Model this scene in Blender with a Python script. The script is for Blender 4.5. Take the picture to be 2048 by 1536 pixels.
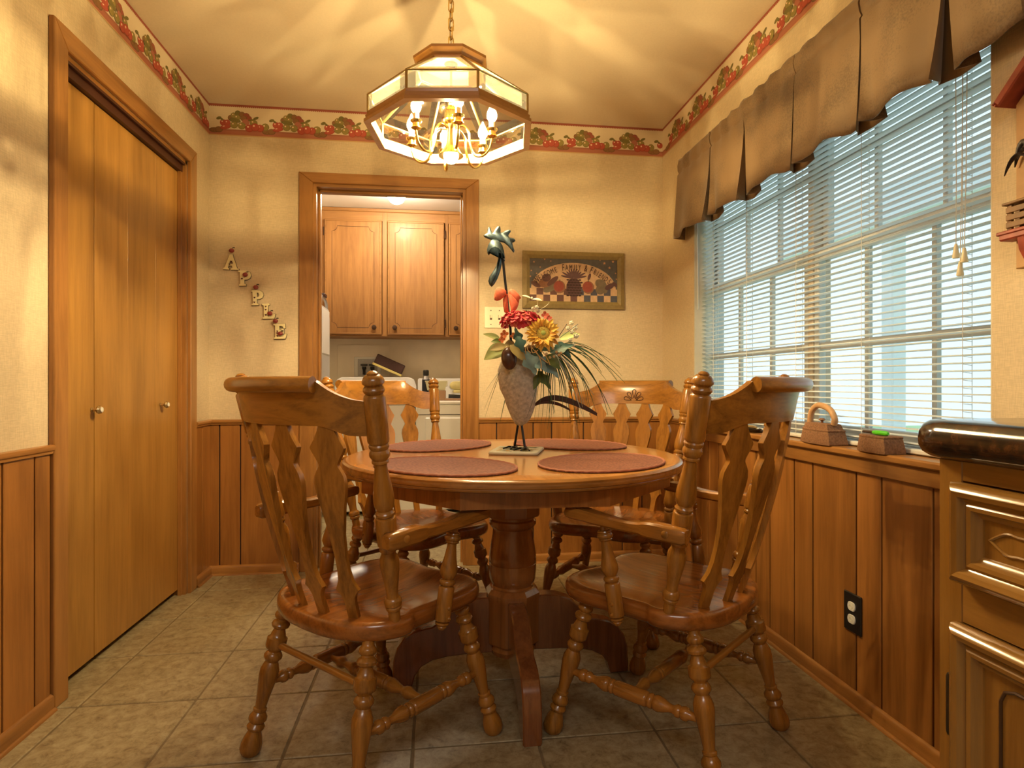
import bpy, bmesh, math, random
from mathutils import Vector, Matrix, noise
PI = math.pi
random.seed(7)
scene = bpy.context.scene
for _o in list(bpy.data.objects):
    bpy.data.objects.remove(_o)
C = scene.collection

# ------------------------------------------------------------------ camera, world, exposure
XL, XR, YB, H = -1.162, 1.284, 3.253, 2.44
CAM_F, CAM_YAW, CAM_Z = 1190.0, 0.1281, 0.9873
cam_data = bpy.data.cameras.new('camera')
cam_data.sensor_width = 36.0
cam_data.lens = 36.0 * CAM_F / 2048.0
cam_data.clip_start = 0.02
cam = bpy.data.objects.new('camera', cam_data)
cam.location = (0, 0, CAM_Z)
cam.rotation_euler = (PI / 2, 0, -CAM_YAW)
C.objects.link(cam)
scene.camera = cam

world = bpy.data.worlds.new('overcast_sky')
scene.world = world
world.use_nodes = True
_bg = world.node_tree.nodes['Background']
_bg.inputs['Color'].default_value = (0.74, 0.92, 1.0, 1)
_bg.inputs['Strength'].default_value = 1.2
vs = scene.view_settings
vs.view_transform = 'Standard'
vs.look = 'None'
vs.gamma = 1.0
vs.use_curve_mapping = False
vs.exposure = 0.25
scene.cycles.max_bounces = 10
scene.cycles.transparent_max_bounces = 24
scene.cycles.sample_clamp_indirect = 6.0
scene.cycles.caustics_reflective = False
scene.cycles.caustics_refractive = False

FILAMENT = 34500.0    # strength of the glowing filaments
BULB = 500.0          # strength of the glowing bulbs in the chandelier
KITCHEN_FILL = 22.0        # added fill light on the kitchen side, behind the camera (W)

def area_light(name, loc, rot, sx, sy, power, col):
    l = bpy.data.lights.new(name, 'AREA')
    l.shape = 'RECTANGLE'; l.size = sx; l.size_y = sy; l.energy = power; l.color = col
    o = bpy.data.objects.new(name, l)
    o.location = loc; o.rotation_euler = rot
    C.objects.link(o)
    return o
area_light('kitchen_fill_light', (-0.1, -0.9, 2.36), (0, 0, 0), 1.2, 0.4, KITCHEN_FILL, (1.0, 0.95, 0.86))  # invented source, added to brighten the surfaces facing the camera

def P(u, v, d):
    """room point seen at photo pixel (u, v) at distance d along the optical axis"""
    r = (u - 1024.0) / CAM_F
    c, s = math.cos(CAM_YAW), math.sin(CAM_YAW)
    return Vector(((r * c + s) * d, (-r * s + c) * d, CAM_Z + (768.0 - v) / CAM_F * d))

# ------------------------------------------------------------------ materials
MATS = {}
def new_mat(name):
    m = bpy.data.materials.new(name); m.use_nodes = True
    MATS[name] = m
    nt = m.node_tree
    return m, nt, nt.nodes['Principled BSDF']
def N(nt, kind, **kw):
    n = nt.nodes.new(kind)
    for k, v in kw.items():
        if k.startswith('i_'):
            n.inputs[k[2:].replace('_', ' ')].default_value = v
        else:
            setattr(n, k, v)
    return n
def plain(name, col, rough=0.5, metal=0.0, spec=0.5, noise_amt=0.0, nscale=30.0, emit=None, bump=0.0, coat=0.0, sheen=0.0):
    m, nt, b = new_mat(name)
    b.inputs['Base Color'].default_value = (*col, 1)
    b.inputs['Roughness'].default_value = rough
    b.inputs['Metallic'].default_value = metal
    b.inputs['Specular IOR Level'].default_value = spec
    if coat:
        b.inputs['Coat Weight'].default_value = coat; b.inputs['Coat Roughness'].default_value = 0.12
    if sheen:
        b.inputs['Sheen Weight'].default_value = sheen
    if emit:
        b.inputs['Emission Color'].default_value = (*emit[0], 1)
        b.inputs['Emission Strength'].default_value = emit[1]
    if noise_amt or bump:
        tc = N(nt, 'ShaderNodeTexCoord')
        nz = N(nt, 'ShaderNodeTexNoise', i_Scale=nscale, i_Detail=5.0)
        nt.links.new(tc.outputs['Object'], nz.inputs['Vector'])
        if noise_amt:
            cr = N(nt, 'ShaderNodeValToRGB')
            cr.color_ramp.elements[0].position = 0.3; cr.color_ramp.elements[1].position = 0.72
            cr.color_ramp.elements[0].color = (*[c * (1 - noise_amt) for c in col], 1)
            cr.color_ramp.elements[1].color = (*[min(1, c * (1 + noise_amt)) for c in col], 1)
            nt.links.new(nz.outputs['Fac'], cr.inputs['Fac'])
            nt.links.new(cr.outputs['Color'], b.inputs['Base Color'])
        if bump:
            bp = N(nt, 'ShaderNodeBump', i_Strength=bump, i_Distance=0.004)
            nt.links.new(nz.outputs['Fac'], bp.inputs['Height'])
            nt.links.new(bp.outputs['Normal'], b.inputs['Normal'])
    return m
def wood(name, dark, light, axis='z', rough=0.32, coat=0.3, fine=1.0, var=0.12):
    """stained wood: long streaks along one axis, fine pores, a little change from piece to piece"""
    m, nt, b = new_mat(name)
    L = nt.links
    tc = N(nt, 'ShaderNodeTexCoord')
    oi = N(nt, 'ShaderNodeObjectInfo')
    add = N(nt, 'ShaderNodeVectorMath', operation='ADD')
    sc = N(nt, 'ShaderNodeVectorMath', operation='SCALE')
    cx = N(nt, 'ShaderNodeCombineXYZ')
    for k in 'XYZ':
        L.new(oi.outputs['Random'], cx.inputs[k])
    L.new(cx.outputs[0], sc.inputs[0]); sc.inputs['Scale'].default_value = 13.0
    L.new(tc.outputs['Object'], add.inputs[0]); L.new(sc.outputs[0], add.inputs[1])
    mp = N(nt, 'ShaderNodeMapping')
    s = {'x': (1.1, 14, 14), 'y': (14, 1.1, 14), 'z': (14, 14, 1.1)}[axis]
    mp.inputs['Scale'].default_value = s
    L.new(add.outputs[0], mp.inputs['Vector'])
    n1 = N(nt, 'ShaderNodeTexNoise', i_Scale=1.0 * fine, i_Detail=6.0, i_Roughness=0.6, i_Distortion=1.2)
    n2 = N(nt, 'ShaderNodeTexNoise', i_Scale=7.0 * fine, i_Detail=4.0, i_Roughness=0.65)
    n3 = N(nt, 'ShaderNodeTexNoise', i_Scale=2.2, i_Detail=3.0)
    L.new(mp.outputs[0], n1.inputs['Vector']); L.new(mp.outputs[0], n2.inputs['Vector']); L.new(add.outputs[0], n3.inputs['Vector'])
    mx = N(nt, 'ShaderNodeMath', operation='MULTIPLY_ADD'); mx.inputs[1].default_value = 0.42
    L.new(n2.outputs['Fac'], mx.inputs[0]); L.new(n1.outputs['Fac'], mx.inputs[2])
    m2 = N(nt, 'ShaderNodeMath', operation='MULTIPLY_ADD'); m2.inputs[1].default_value = 0.35
    L.new(n3.outputs['Fac'], m2.inputs[0]); L.new(mx.outputs[0], m2.inputs[2])
    cr = N(nt, 'ShaderNodeValToRGB')
    e = cr.color_ramp.elements
    e[0].position = 0.50; e[1].position = 1.20
    e[0].color = (*dark, 1); e[1].color = (*light, 1)
    L.new(m2.outputs[0], cr.inputs['Fac'])
    hs = N(nt, 'ShaderNodeHueSaturation')
    mr = N(nt, 'ShaderNodeMapRange'); mr.inputs['To Min'].default_value = 1 - var; mr.inputs['To Max'].default_value = 1 + var
    L.new(oi.outputs['Random'], mr.inputs['Value']); L.new(mr.outputs[0], hs.inputs['Value'])
    L.new(cr.outputs['Color'], hs.inputs['Color']); L.new(hs.outputs['Color'], b.inputs['Base Color'])
    b.inputs['Roughness'].default_value = rough
    b.inputs['Coat Weight'].default_value = coat; b.inputs['Coat Roughness'].default_value = 0.15
    bp = N(nt, 'ShaderNodeBump', i_Strength=0.06, i_Distance=0.002)
    L.new(n2.outputs['Fac'], bp.inputs['Height']); L.new(bp.outputs['Normal'], b.inputs['Normal'])
    return m
def see_through(name, tint, gloss, milky=0.0, rough=0.02):
    m, nt, b = new_mat(name)
    nt.nodes.remove(b)
    out = nt.nodes['Material Output']
    t = N(nt, 'ShaderNodeBsdfTransparent'); t.inputs['Color'].default_value = (*tint, 1)
    g = N(nt, 'ShaderNodeBsdfGlossy'); g.inputs['Roughness'].default_value = rough
    mx = N(nt, 'ShaderNodeMixShader'); mx.inputs['Fac'].default_value = gloss
    nt.links.new(t.outputs[0], mx.inputs[1]); nt.links.new(g.outputs[0], mx.inputs[2])
    last = mx
    if milky:
        tr = N(nt, 'ShaderNodeBsdfTranslucent'); tr.inputs['Color'].default_value = (1.0, 0.98, 0.9, 1)
        m2 = N(nt, 'ShaderNodeMixShader'); m2.inputs['Fac'].default_value = milky
        nt.links.new(mx.outputs[0], m2.inputs[1]); nt.links.new(tr.outputs[0], m2.inputs[2])
        last = m2
    nt.links.new(last.outputs[0], out.inputs['Surface'])
    return m

# wallpaper: woven linen print
def wallpaper(name, col):
    m, nt, b = new_mat(name); L = nt.links
    tc = N(nt, 'ShaderNodeTexCoord')
    outs = []
    for sc in ((700, 700, 40), (45, 45, 700)):
        mp = N(nt, 'ShaderNodeMapping'); mp.inputs['Scale'].default_value = sc
        nz = N(nt, 'ShaderNodeTexNoise', i_Scale=1.0, i_Detail=2.0)
        L.new(tc.outputs['Object'], mp.inputs['Vector']); L.new(mp.outputs[0], nz.inputs['Vector'])
        outs.append(nz)
    ad = N(nt, 'ShaderNodeMath', operation='ADD')
    L.new(outs[0].outputs['Fac'], ad.inputs[0]); L.new(outs[1].outputs['Fac'], ad.inputs[1])
    cr = N(nt, 'ShaderNodeValToRGB'); e = cr.color_ramp.elements
    e[0].position = 0.75; e[1].position = 1.0
    e[0].color = (*[c * 0.88 for c in col], 1); e[1].color = (*[min(1, c * 1.06) for c in col], 1)
    hf = N(nt, 'ShaderNodeMath', operation='MULTIPLY'); hf.inputs[1].default_value = 0.86
    L.new(ad.outputs[0], hf.inputs[0]); L.new(hf.outputs[0], cr.inputs['Fac'])
    L.new(cr.outputs['Color'], b.inputs['Base Color'])
    b.inputs['Roughness'].default_value = 0.75
    bp = N(nt, 'ShaderNodeBump', i_Strength=0.08, i_Distance=0.001)
    L.new(ad.outputs[0], bp.inputs['Height']); L.new(bp.outputs['Normal'], b.inputs['Normal'])
    return m
def vinyl(name):
    m, nt, b = new_mat(name); L = nt.links
    tc = N(nt, 'ShaderNodeTexCoord'); oi = N(nt, 'ShaderNodeObjectInfo')
    ad = N(nt, 'ShaderNodeVectorMath', operation='ADD')
    L.new(tc.outputs['Object'], ad.inputs[0]); L.new(oi.outputs['Location'], ad.inputs[1])
    n1 = N(nt, 'ShaderNodeTexNoise', i_Scale=30.0, i_Detail=9.0, i_Roughness=0.78, i_Distortion=0.4)
    n2 = N(nt, 'ShaderNodeTexNoise', i_Scale=3.5, i_Detail=4.0, i_Roughness=0.6)
    L.new(ad.outputs[0], n1.inputs['Vector']); L.new(ad.outputs[0], n2.inputs['Vector'])
    cr = N(nt, 'ShaderNodeValToRGB'); e = cr.color_ramp.elements
    e[0].position = 0.33; e[0].color = (0.165, 0.120, 0.060, 1)
    e[1].position = 0.62; e[1].color = (0.425, 0.365, 0.225, 1)
    x = cr.color_ramp.elements.new(0.48); x.color = (0.325, 0.265, 0.152, 1)
    L.new(n1.outputs['Fac'], cr.inputs['Fac'])
    mx = N(nt, 'ShaderNodeMix', data_type='RGBA', blend_type='MULTIPLY'); mx.inputs['Factor'].default_value = 0.4
    c2 = N(nt, 'ShaderNodeValToRGB'); c2.color_ramp.elements[0].color = (0.62, 0.56, 0.50, 1); c2.color_ramp.elements[1].color = (1, 1, 1, 1)
    c2.color_ramp.elements[0].position = 0.3; c2.color_ramp.elements[1].position = 0.7
    L.new(n2.outputs['Fac'], c2.inputs['Fac'])
    L.new(cr.outputs['Color'], mx.inputs['A']); L.new(c2.outputs['Color'], mx.inputs['B'])
    L.new(mx.outputs['Result'], b.inputs['Base Color'])
    b.inputs['Roughness'].default_value = 0.42
    bp = N(nt, 'ShaderNodeBump', i_Strength=0.15, i_Distance=0.003)
    L.new(n1.outputs['Fac'], bp.inputs['Height']); L.new(bp.outputs['Normal'], b.inputs['Normal'])
    return m
def suede(name):
    m, nt, b = new_mat(name); L = nt.links
    tc = N(nt, 'ShaderNodeTexCoord')
    n1 = N(nt, 'ShaderNodeTexNoise', i_Scale=5.0, i_Detail=2.0)
    n2 = N(nt, 'ShaderNodeTexNoise', i_Scale=190.0, i_Detail=6.0, i_Roughness=0.7)
    L.new(tc.outputs['Object'], n1.inputs['Vector']); L.new(tc.outputs['Object'], n2.inputs['Vector'])
    ma = N(nt, 'ShaderNodeMath', operation='MULTIPLY_ADD'); ma.inputs[1].default_value = 0.9
    L.new(n2.outputs['Fac'], ma.inputs[0]); L.new(n1.outputs['Fac'], ma.inputs[2])
    cr = N(nt, 'ShaderNodeValToRGB'); e = cr.color_ramp.elements
    e[0].position = 0.70; e[0].color = (0.080, 0.042, 0.016, 1)
    e[1].position = 1.0; e[1].color = (0.205, 0.120, 0.053, 1)
    L.new(ma.outputs[0], cr.inputs['Fac']); L.new(cr.outputs['Color'], b.inputs['Base Color'])
    b.inputs['Roughness'].default_value = 0.6
    b.inputs['Sheen Weight'].default_value = 0.3
    return m

wallpaper('linen_wallpaper', (0.645, 0.515, 0.335))
plain('ceiling_paint', (0.70, 0.58, 0.42), 0.85, noise_amt=0.03, nscale=160, bump=0.05)
vinyl('vinyl_tile')
plain('grout', (0.19, 0.14, 0.075), 0.8, noise_amt=0.2)
wood('panel_wood', (0.165, 0.060, 0.011), (0.39, 0.160, 0.036), 'z', 0.38, 0.2, fine=.8, var=0.09)
plain('groove_black', (0.035, 0.014, 0.006), 0.7)
wood('trim_wood_z', (0.18, 0.070, 0.014), (0.40, 0.180, 0.046), 'z', 0.34, 0.3)
wood('trim_wood_x', (0.18, 0.070, 0.014), (0.40, 0.180, 0.046), 'x', 0.34, 0.3)
wood('trim_wood_y', (0.17, 0.066, 0.013), (0.38, 0.168, 0.042), 'y', 0.34, 0.3)
wood('closet_wood', (0.24, 0.108, 0.019), (0.43, 0.215, 0.048), 'z', 0.36, 0.25, fine=0.8, var=0.05)
plain('track_brown', (0.06, 0.015, 0.006), 0.5)
wood('chair_wood_z', (0.085, 0.030, 0.0042), (0.37, 0.155, 0.023), 'z', 0.26, 0.35, fine=1.6, var=.05)
wood('chair_wood_x', (0.085, 0.030, 0.0042), (0.37, 0.155, 0.023), 'x', 0.28, 0.30, fine=1.6, var=.05)
wood('chair_wood_y', (0.09, 0.031, 0.0048), (0.36, 0.145, 0.023), 'y', 0.26, 0.35, fine=1.6, var=.05)
wood('seat_wood', (0.085, 0.026, 0.0045), (0.33, 0.112, 0.020), 'y', 0.22, 0.4, fine=1.6, var=.05)
plain('carved_line', (0.07, 0.024, 0.006), 0.4)
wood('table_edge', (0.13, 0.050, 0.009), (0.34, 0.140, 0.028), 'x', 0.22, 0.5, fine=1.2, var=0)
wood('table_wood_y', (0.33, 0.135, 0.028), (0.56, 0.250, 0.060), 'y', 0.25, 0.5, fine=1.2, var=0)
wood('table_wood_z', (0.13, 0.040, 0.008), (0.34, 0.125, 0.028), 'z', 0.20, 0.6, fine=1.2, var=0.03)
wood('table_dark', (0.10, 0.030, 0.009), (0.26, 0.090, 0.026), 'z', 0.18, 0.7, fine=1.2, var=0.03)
wood('cabinet_wood', (0.19, 0.076, 0.014), (0.36, 0.165, 0.041), 'z', 0.55, 0.05, var=0.03)
wood('cabinet_wood_x', (0.19, 0.076, 0.014), (0.36, 0.165, 0.041), 'x', 0.55, 0.05, var=0.03)
wood('kitchen_wood', (0.115, 0.048, 0.007), (0.265, 0.125, 0.024), 'z', 0.25, 0.5, var=0.03)
wood('kitchen_wood_y', (0.125, 0.052, 0.008), (0.28, 0.135, 0.028), 'y', 0.2, 0.6, var=0.03)
suede('suede_brown')
plain('cloth_dark', (0.035, 0.022, 0.012), 0.9)
plain('blind_white', (0.72, 0.72, 0.69), 0.4)
def vinyl_slat(name):
    m, nt, b = new_mat(name); out = nt.nodes['Material Output']
    b.inputs['Base Color'].default_value = (0.86, 0.87, 0.86, 1); b.inputs['Roughness'].default_value = 0.4
    t = N(nt, 'ShaderNodeBsdfTranslucent'); t.inputs['Color'].default_value = (0.93, 0.96, 0.95, 1)
    mx = N(nt, 'ShaderNodeMixShader'); mx.inputs['Fac'].default_value = 0.55
    nt.links.new(b.outputs[0], mx.inputs[1]); nt.links.new(t.outputs[0], mx.inputs[2]); nt.links.new(mx.outputs[0], out.inputs['Surface'])
    return m
vinyl_slat('slat_vinyl')
plain('blind_cord', (0.75, 0.73, 0.66), 0.7)
plain('sash_white', (0.55, 0.53, 0.50), 0.45)
plain('mullion_tan', (0.50, 0.40, 0.30), 0.5)
plain('plaster_reveal', (0.62, 0.58, 0.48), 0.75, noise_amt=0.05)
see_through('window_glass', (0.95, 0.99, 1.0), 0.05)
see_through('lamp_glass', (0.97, 0.96, 0.90), 0.12, 0.010)
see_through('lamp_bevel', (0.12, 0.115, 0.10), 0.35, 0.008)
plain('brass', (0.78, 0.56, 0.20), 0.18, metal=1.0)
plain('brass_dull', (0.42, 0.30, 0.13), 0.35, metal=1.0)
wood('lamp_wood', (0.28, 0.12, 0.028), (0.48, 0.23, 0.062), 'x', 0.3, 0.4, var=0.0)
plain('candle_sleeve', (0.85, 0.78, 0.60), 0.5)
plain('filament_glow', (1, 0.9, 0.7), 0.3, emit=((1.0, 0.77, 0.40), FILAMENT))
see_through('bulb_glass', (1.0, 0.98, 0.94), 0.04, 0.16)
plain('bulb_glow', (1, 0.9, 0.7), 0.3, emit=((1.0, 0.75, 0.40), BULB))
plain('dome_glow', (1, 0.95, 0.85), 0.4, emit=((1.0, 0.84, 0.62), 170.0))
plain('laundry_wall', (0.84, 0.75, 0.60), 0.8, noise_amt=0.05, nscale=8)
plain('laundry_ceiling', (0.75, 0.72, 0.66), 0.85)
plain('appliance_white', (0.82, 0.80, 0.76), 0.25, coat=0.3)
plain('dark_metal', (0.045, 0.032, 0.022), 0.4, metal=0.6)
plain('knob_dark', (0.07, 0.035, 0.02), 0.4, metal=0.5)
plain('knob_brass', (.62, .48, .26), .25, metal=.9)
plain('black', (0.012, 0.011, 0.011), 0.35)
plain('ivory', (0.78, 0.71, 0.50), 0.4)
plain('white_plastic', (0.75, 0.73, 0.66), 0.4)
# ------------------------------------------------------------------ mesh helpers
class MB:
    """collects shapes; build() links them as ONE mesh object"""
    def __init__(self): self.v = []; self.f = []; self.m = []
    def add(self, vs, fs, mi=0):
        o = len(self.v); self.v += [tuple(x) for x in vs]
        self.f += [tuple(i + o for i in f) for f in fs]; self.m += [mi] * len(fs)
        return self
    def box(self, x0, x1, y0, y1, z0, z1, mi=0, M=None):
        vs = [Vector(p) for p in ((x0,y0,z0),(x1,y0,z0),(x1,y1,z0),(x0,y1,z0),(x0,y0,z1),(x1,y0,z1),(x1,y1,z1),(x0,y1,z1))]
        if M: vs = [M @ p for p in vs]
        return self.add(vs, [(0,3,2,1),(4,5,6,7),(0,1,5,4),(1,2,6,5),(2,3,7,6),(3,0,4,7)], mi)
    def rbox(self, x0, x1, y0, y1, z0, z1, b=0.004, mi=0, M=None):
        """box with chamfered edges"""
        X, Y, Z = (x0, x1), (y0, y1), (z0, z1)
        idx = {}; vs = []
        for i in (0, 1):
            for j in (0, 1):
                for k in (0, 1):
                    sx, sy, sz = (1, -1)[i], (1, -1)[j], (1, -1)[k]
                    for a, p in enumerate(((X[i], Y[j] + sy*b, Z[k] + sz*b), (X[i] + sx*b, Y[j], Z[k] + sz*b), (X[i] + sx*b, Y[j] + sy*b, Z[k]))):
                        idx[i, j, k, a] = len(vs); vs.append(Vector(p))
        fs = []
        I = lambda *a: idx[a]
        for i in (0, 1):
            fs.append((I(i,0,0,0), I(i,1,0,0), I(i,1,1,0), I(i,0,1,0)))
            fs.append((I(0,i,0,1), I(1,i,0,1), I(1,i,1,1), I(0,i,1,1)))
            fs.append((I(0,0,i,2), I(1,0,i,2), I(1,1,i,2), I(0,1,i,2)))
        for p in (0, 1):
            for q in (0, 1):
                fs.append((I(p,q,0,0), I(p,q,1,0), I(p,q,1,1), I(p,q,0,1)))
                fs.append((I(p,0,q,0), I(p,1,q,0), I(p,1,q,2), I(p,0,q,2)))
                fs.append((I(0,p,q,1), I(1,p,q,1), I(1,p,q,2), I(0,p,q,2)))
                for r in (0, 1):
                    fs.append((I(p,q,r,0), I(p,q,r,1), I(p,q,r,2)))
        if M: vs = [M @ p for p in vs]
        return self.add(vs, fs, mi)
    def lathe(self, A, B, prof, n=20, mi=0, cap=True):
        """prof: (t along A->B, radius)"""
        A, B = Vector(A), Vector(B); ax = (B - A); L = ax.length; ax.normalize()
        up = Vector((0, 0, 1)) if abs(ax.z) < 0.9 else Vector((1, 0, 0))
        e1 = ax.cross(up).normalized(); e2 = ax.cross(e1)
        vs = []; fs = []
        for t, r in prof:
            c = A + ax * (t * L)
            for i in range(n):
                a = 2 * PI * i / n
                vs.append(c + (e1 * math.cos(a) + e2 * math.sin(a)) * r)
        for k in range(len(prof) - 1):
            for i in range(n):
                j = (i + 1) % n
                fs.append((k*n + i, k*n + j, (k+1)*n + j, (k+1)*n + i))
        if cap:
            fs.append(tuple(range(n))); fs.append(tuple(range((len(prof)-1)*n, len(prof)*n)))
        return self.add(vs, fs, mi)
    def tube(self, pts, rad, n=10, mi=0, cap=True, closed=False, flat=1.0, up=None):
        pts = [Vector(p) for p in pts]; m = len(pts)
        rr = rad if isinstance(rad, (list, tuple)) else [rad] * m
        vs = []; fs = []; e1p = None
        for k, p in enumerate(pts):
            if closed: t = pts[(k+1) % m] - pts[(k-1) % m]
            else: t = pts[min(k+1, m-1)] - pts[max(k-1, 0)]
            t.normalize()
            if e1p is None:
                u0 = Vector(up) if up else (Vector((0,0,1)) if abs(t.z) < 0.9 else Vector((1,0,0)))
                e1 = t.cross(u0).normalized()
            else:
                e1 = (e1p - t * e1p.dot(t)).normalized()
            e1p = e1; e2 = t.cross(e1)
            for i in range(n):
                a = 2 * PI * i / n
                vs.append(p + (e1 * math.cos(a) + e2 * math.sin(a) * flat) * rr[k])
        kk = m if closed else m - 1
        for k in range(kk):
            k2 = (k + 1) % m
            for i in range(n):
                j = (i + 1) % n
                fs.append((k*n + i, k*n + j, k2*n + j, k2*n + i))
        if cap and not closed:
            fs.append(tuple(range(n))); fs.append(tuple(range((m-1)*n, m*n)))
        return self.add(vs, fs, mi)
    def ball(self, c, r, n=12, m=8, mi=0, M=None):
        c = Vector(c); r = (r, r, r) if not isinstance(r, (tuple, list)) else r
        vs = [Vector((0, 0, -r[2]))]; fs = []
        for k in range(1, m):
            b = -PI/2 + PI * k / m
            for i in range(n):
                a = 2 * PI * i / n
                vs.append(Vector((r[0]*math.cos(b)*math.cos(a), r[1]*math.cos(b)*math.sin(a), r[2]*math.sin(b))))
        vs.append(Vector((0, 0, r[2])))
        for i in range(n):
            j = (i + 1) % n
            fs.append((0, 1 + j, 1 + i))
            for k in range(m - 2):
                fs.append((1 + k*n + i, 1 + k*n + j, 1 + (k+1)*n + j, 1 + (k+1)*n + i))
            fs.append((1 + (m-2)*n + i, 1 + (m-2)*n + j, len(vs) - 1))
        if M: vs = [M @ p for p in vs]
        return self.add([p + c for p in vs], fs, mi)
    def prism(self, poly, A, ex, ey, ez, thick, mi=0, bevel=0.0):
        """outline poly in the ex, ey plane at A, extruded along ez (n-gon caps, optional chamfer)"""
        A, ex, ey, ez = Vector(A), Vector(ex), Vector(ey), Vector(ez)
        n = len(poly)
        area = sum(poly[i][0]*poly[(i+1) % n][1] - poly[(i+1) % n][0]*poly[i][1] for i in range(n))
        if area < 0: poly = poly[::-1]
        def ins(b):
            if not b: return poly
            out = []
            for i in range(n):
                p0, p1, p2 = Vector(poly[i-1]), Vector(poly[i]), Vector(poly[(i+1) % n])
                d1 = (p1 - p0); d2 = (p2 - p1)
                if d1.length < 1e-9 or d2.length < 1e-9: out.append(tuple(p1)); continue
                d1.normalize(); d2.normalize()
                n1 = Vector((-d1.y, d1.x)); n2 = Vector((-d2.y, d2.x))
                q = n1 + n2
                q = q / max(0.5, q.dot(q) / 2 if q.length else 1)
                out.append((p1.x + q.x*b, p1.y + q.y*b))
            return out
        layers = [(ins(bevel), 0.0), (poly, bevel), (poly, thick - bevel), (ins(bevel), thick)] if bevel else [(poly, 0.0), (poly, thick)]
        vs = []; fs = []
        for pl, h in layers:
            for x, y in pl: vs.append(A + ex*x + ey*y + ez*h)
        for k in range(len(layers) - 1):
            for i in range(n):
                j = (i + 1) % n
                fs.append((k*n + i, k*n + j, (k+1)*n + j, (k+1)*n + i))
        fs.append(tuple(reversed(range(n)))); fs.append(tuple(range((len(layers)-1)*n, len(layers)*n)))
        return self.add(vs, fs, mi)
    def loft(self, rings, mi=0, cap=True):
        n = len(rings[0]); vs = [p for r in rings for p in r]; fs = []
        for k in range(len(rings) - 1):
            for i in range(n):
                j = (i + 1) % n
                fs.append((k*n + i, k*n + j, (k+1)*n + j, (k+1)*n + i))
        if cap:
            fs.append(tuple(reversed(range(n)))); fs.append(tuple(range((len(rings)-1)*n, len(rings)*n)))
        return self.add(vs, fs, mi)
    def mesh(self, name, mats, smooth=40):
        me = bpy.data.meshes.new(name)
        me.from_pydata(self.v, [], self.f)
        bm = bmesh.new(); bm.from_mesh(me)
        bmesh.ops.recalc_face_normals(bm, faces=bm.faces)
        bm.to_mesh(me); bm.free()
        for mt in (mats if isinstance(mats, (list, tuple)) else [mats]):
            me.materials.append(MATS[mt])
        me.polygons.foreach_set('material_index', self.m)
        if smooth:
            me.polygons.foreach_set('use_smooth', [True] * len(me.polygons))
            me.set_sharp_from_angle(angle=math.radians(smooth))
        me.update()
        return me
    def build(self, name, mats, parent=None, smooth=40, loc=None, rot=None):
        return link(name, self.mesh(name, mats, smooth), parent, loc, rot)
def link(name, me, parent=None, loc=None, rot=None):
    o = bpy.data.objects.new(name, me); C.objects.link(o)
    if parent: o.parent = parent
    if loc is not None: o.location = loc
    if rot is not None: o.rotation_euler = rot
    return o
def tag(o, label=None, cat=None, group=None, kind=None):
    if label: o['label'] = label
    if cat: o['category'] = cat
    if group: o['group'] = group
    if kind: o['kind'] = kind
    return o
def empty(name, loc=(0,0,0), rz=0.0):
    o = bpy.data.objects.new(name, None); C.objects.link(o)
    o.location = loc; o.rotation_euler = (0, 0, rz); o.empty_display_size = 0.1
    return o
def thing(name, label, cat, loc=(0,0,0), rz=0.0, group=None):
    return tag(empty(name, loc, rz), label, cat, group)
def struct(o, label=None):
    return tag(o, label, None, None, 'structure')
def copy_tree(o, parent=None):
    c = o.copy(); C.objects.link(c)
    if parent: c.parent = parent
    for ch in list(o.children): copy_tree(ch, c)
    return c
def quad(p, q, r, n=10):
    p, q, r = Vector(p), Vector(q), Vector(r)
    return [p*(1-t)**2 + q*2*t*(1-t) + r*t*t for t in [i/(n-1) for i in range(n)]]
def smooth_path(pts, n=6):
    """Catmull-Rom through pts"""
    pts = [Vector(p) for p in pts]; out = []
    for i in range(len(pts) - 1):
        p0, p1, p2, p3 = pts[max(i-1,0)], pts[i], pts[i+1], pts[min(i+2, len(pts)-1)]
        for k in range(n):
            t = k / n
            out.append(0.5*((2*p1) + (p2-p0)*t + (2*p0-5*p1+4*p2-p3)*t*t + (3*p1-p0-3*p2+p3)*t**3))
    out.append(pts[-1])
    return out

# ------------------------------------------------------------------ room shell
YF = -2.4                                    # kitchen end, behind the camera
WY0, WY1, WZ0, WZ1 = 1.23, 2.837, 0.775, 2.06   # window opening
DX0, DX1, DZ = -0.639, 0.165, 2.047          # doorway opening to the laundry
CY0, CY1, CZ = 2.034, 2.979, 2.035           # closet opening

w = MB()
w.box(XL-.12, XL, YF, CY0, 0, H); w.box(XL-.12, XL, CY1, YB+.12, 0, H); w.box(XL-.12, XL, CY0, CY1, CZ, H)
wall_left = struct(w.build('wall_left', 'linen_wallpaper', smooth=0))
w = MB()
w.box(XL, DX0, YB, YB+.12, 0, H); w.box(DX1, XR, YB, YB+.12, 0, H); w.box(DX0, DX1, YB, YB+.12, DZ, H)
wall_back = struct(w.build('wall_back', 'linen_wallpaper', smooth=0))
w = MB()
w.box(XR, XR+.105, YF, WY0, 0, H); w.box(XR, XR+.105, WY1, YB+.12, 0, H)
w.box(XR, XR+.105, WY0, WY1, 0, WZ0-.02); w.box(XR, XR+.105, WY0, WY1, WZ1, H)
wall_right = struct(w.build('wall_right', 'linen_wallpaper', smooth=0))
w = MB(); w.box(XL-.12, XR+.13, YF-.12, YF, 0, H)
struct(w.build('wall_front', 'linen_wallpaper', smooth=0))
w = MB(); w.box(XL-.12, XR+.13, YF-.12, YB+.12, H, H+.1)
struct(w.build('ceiling', 'ceiling_paint', smooth=0))
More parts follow.
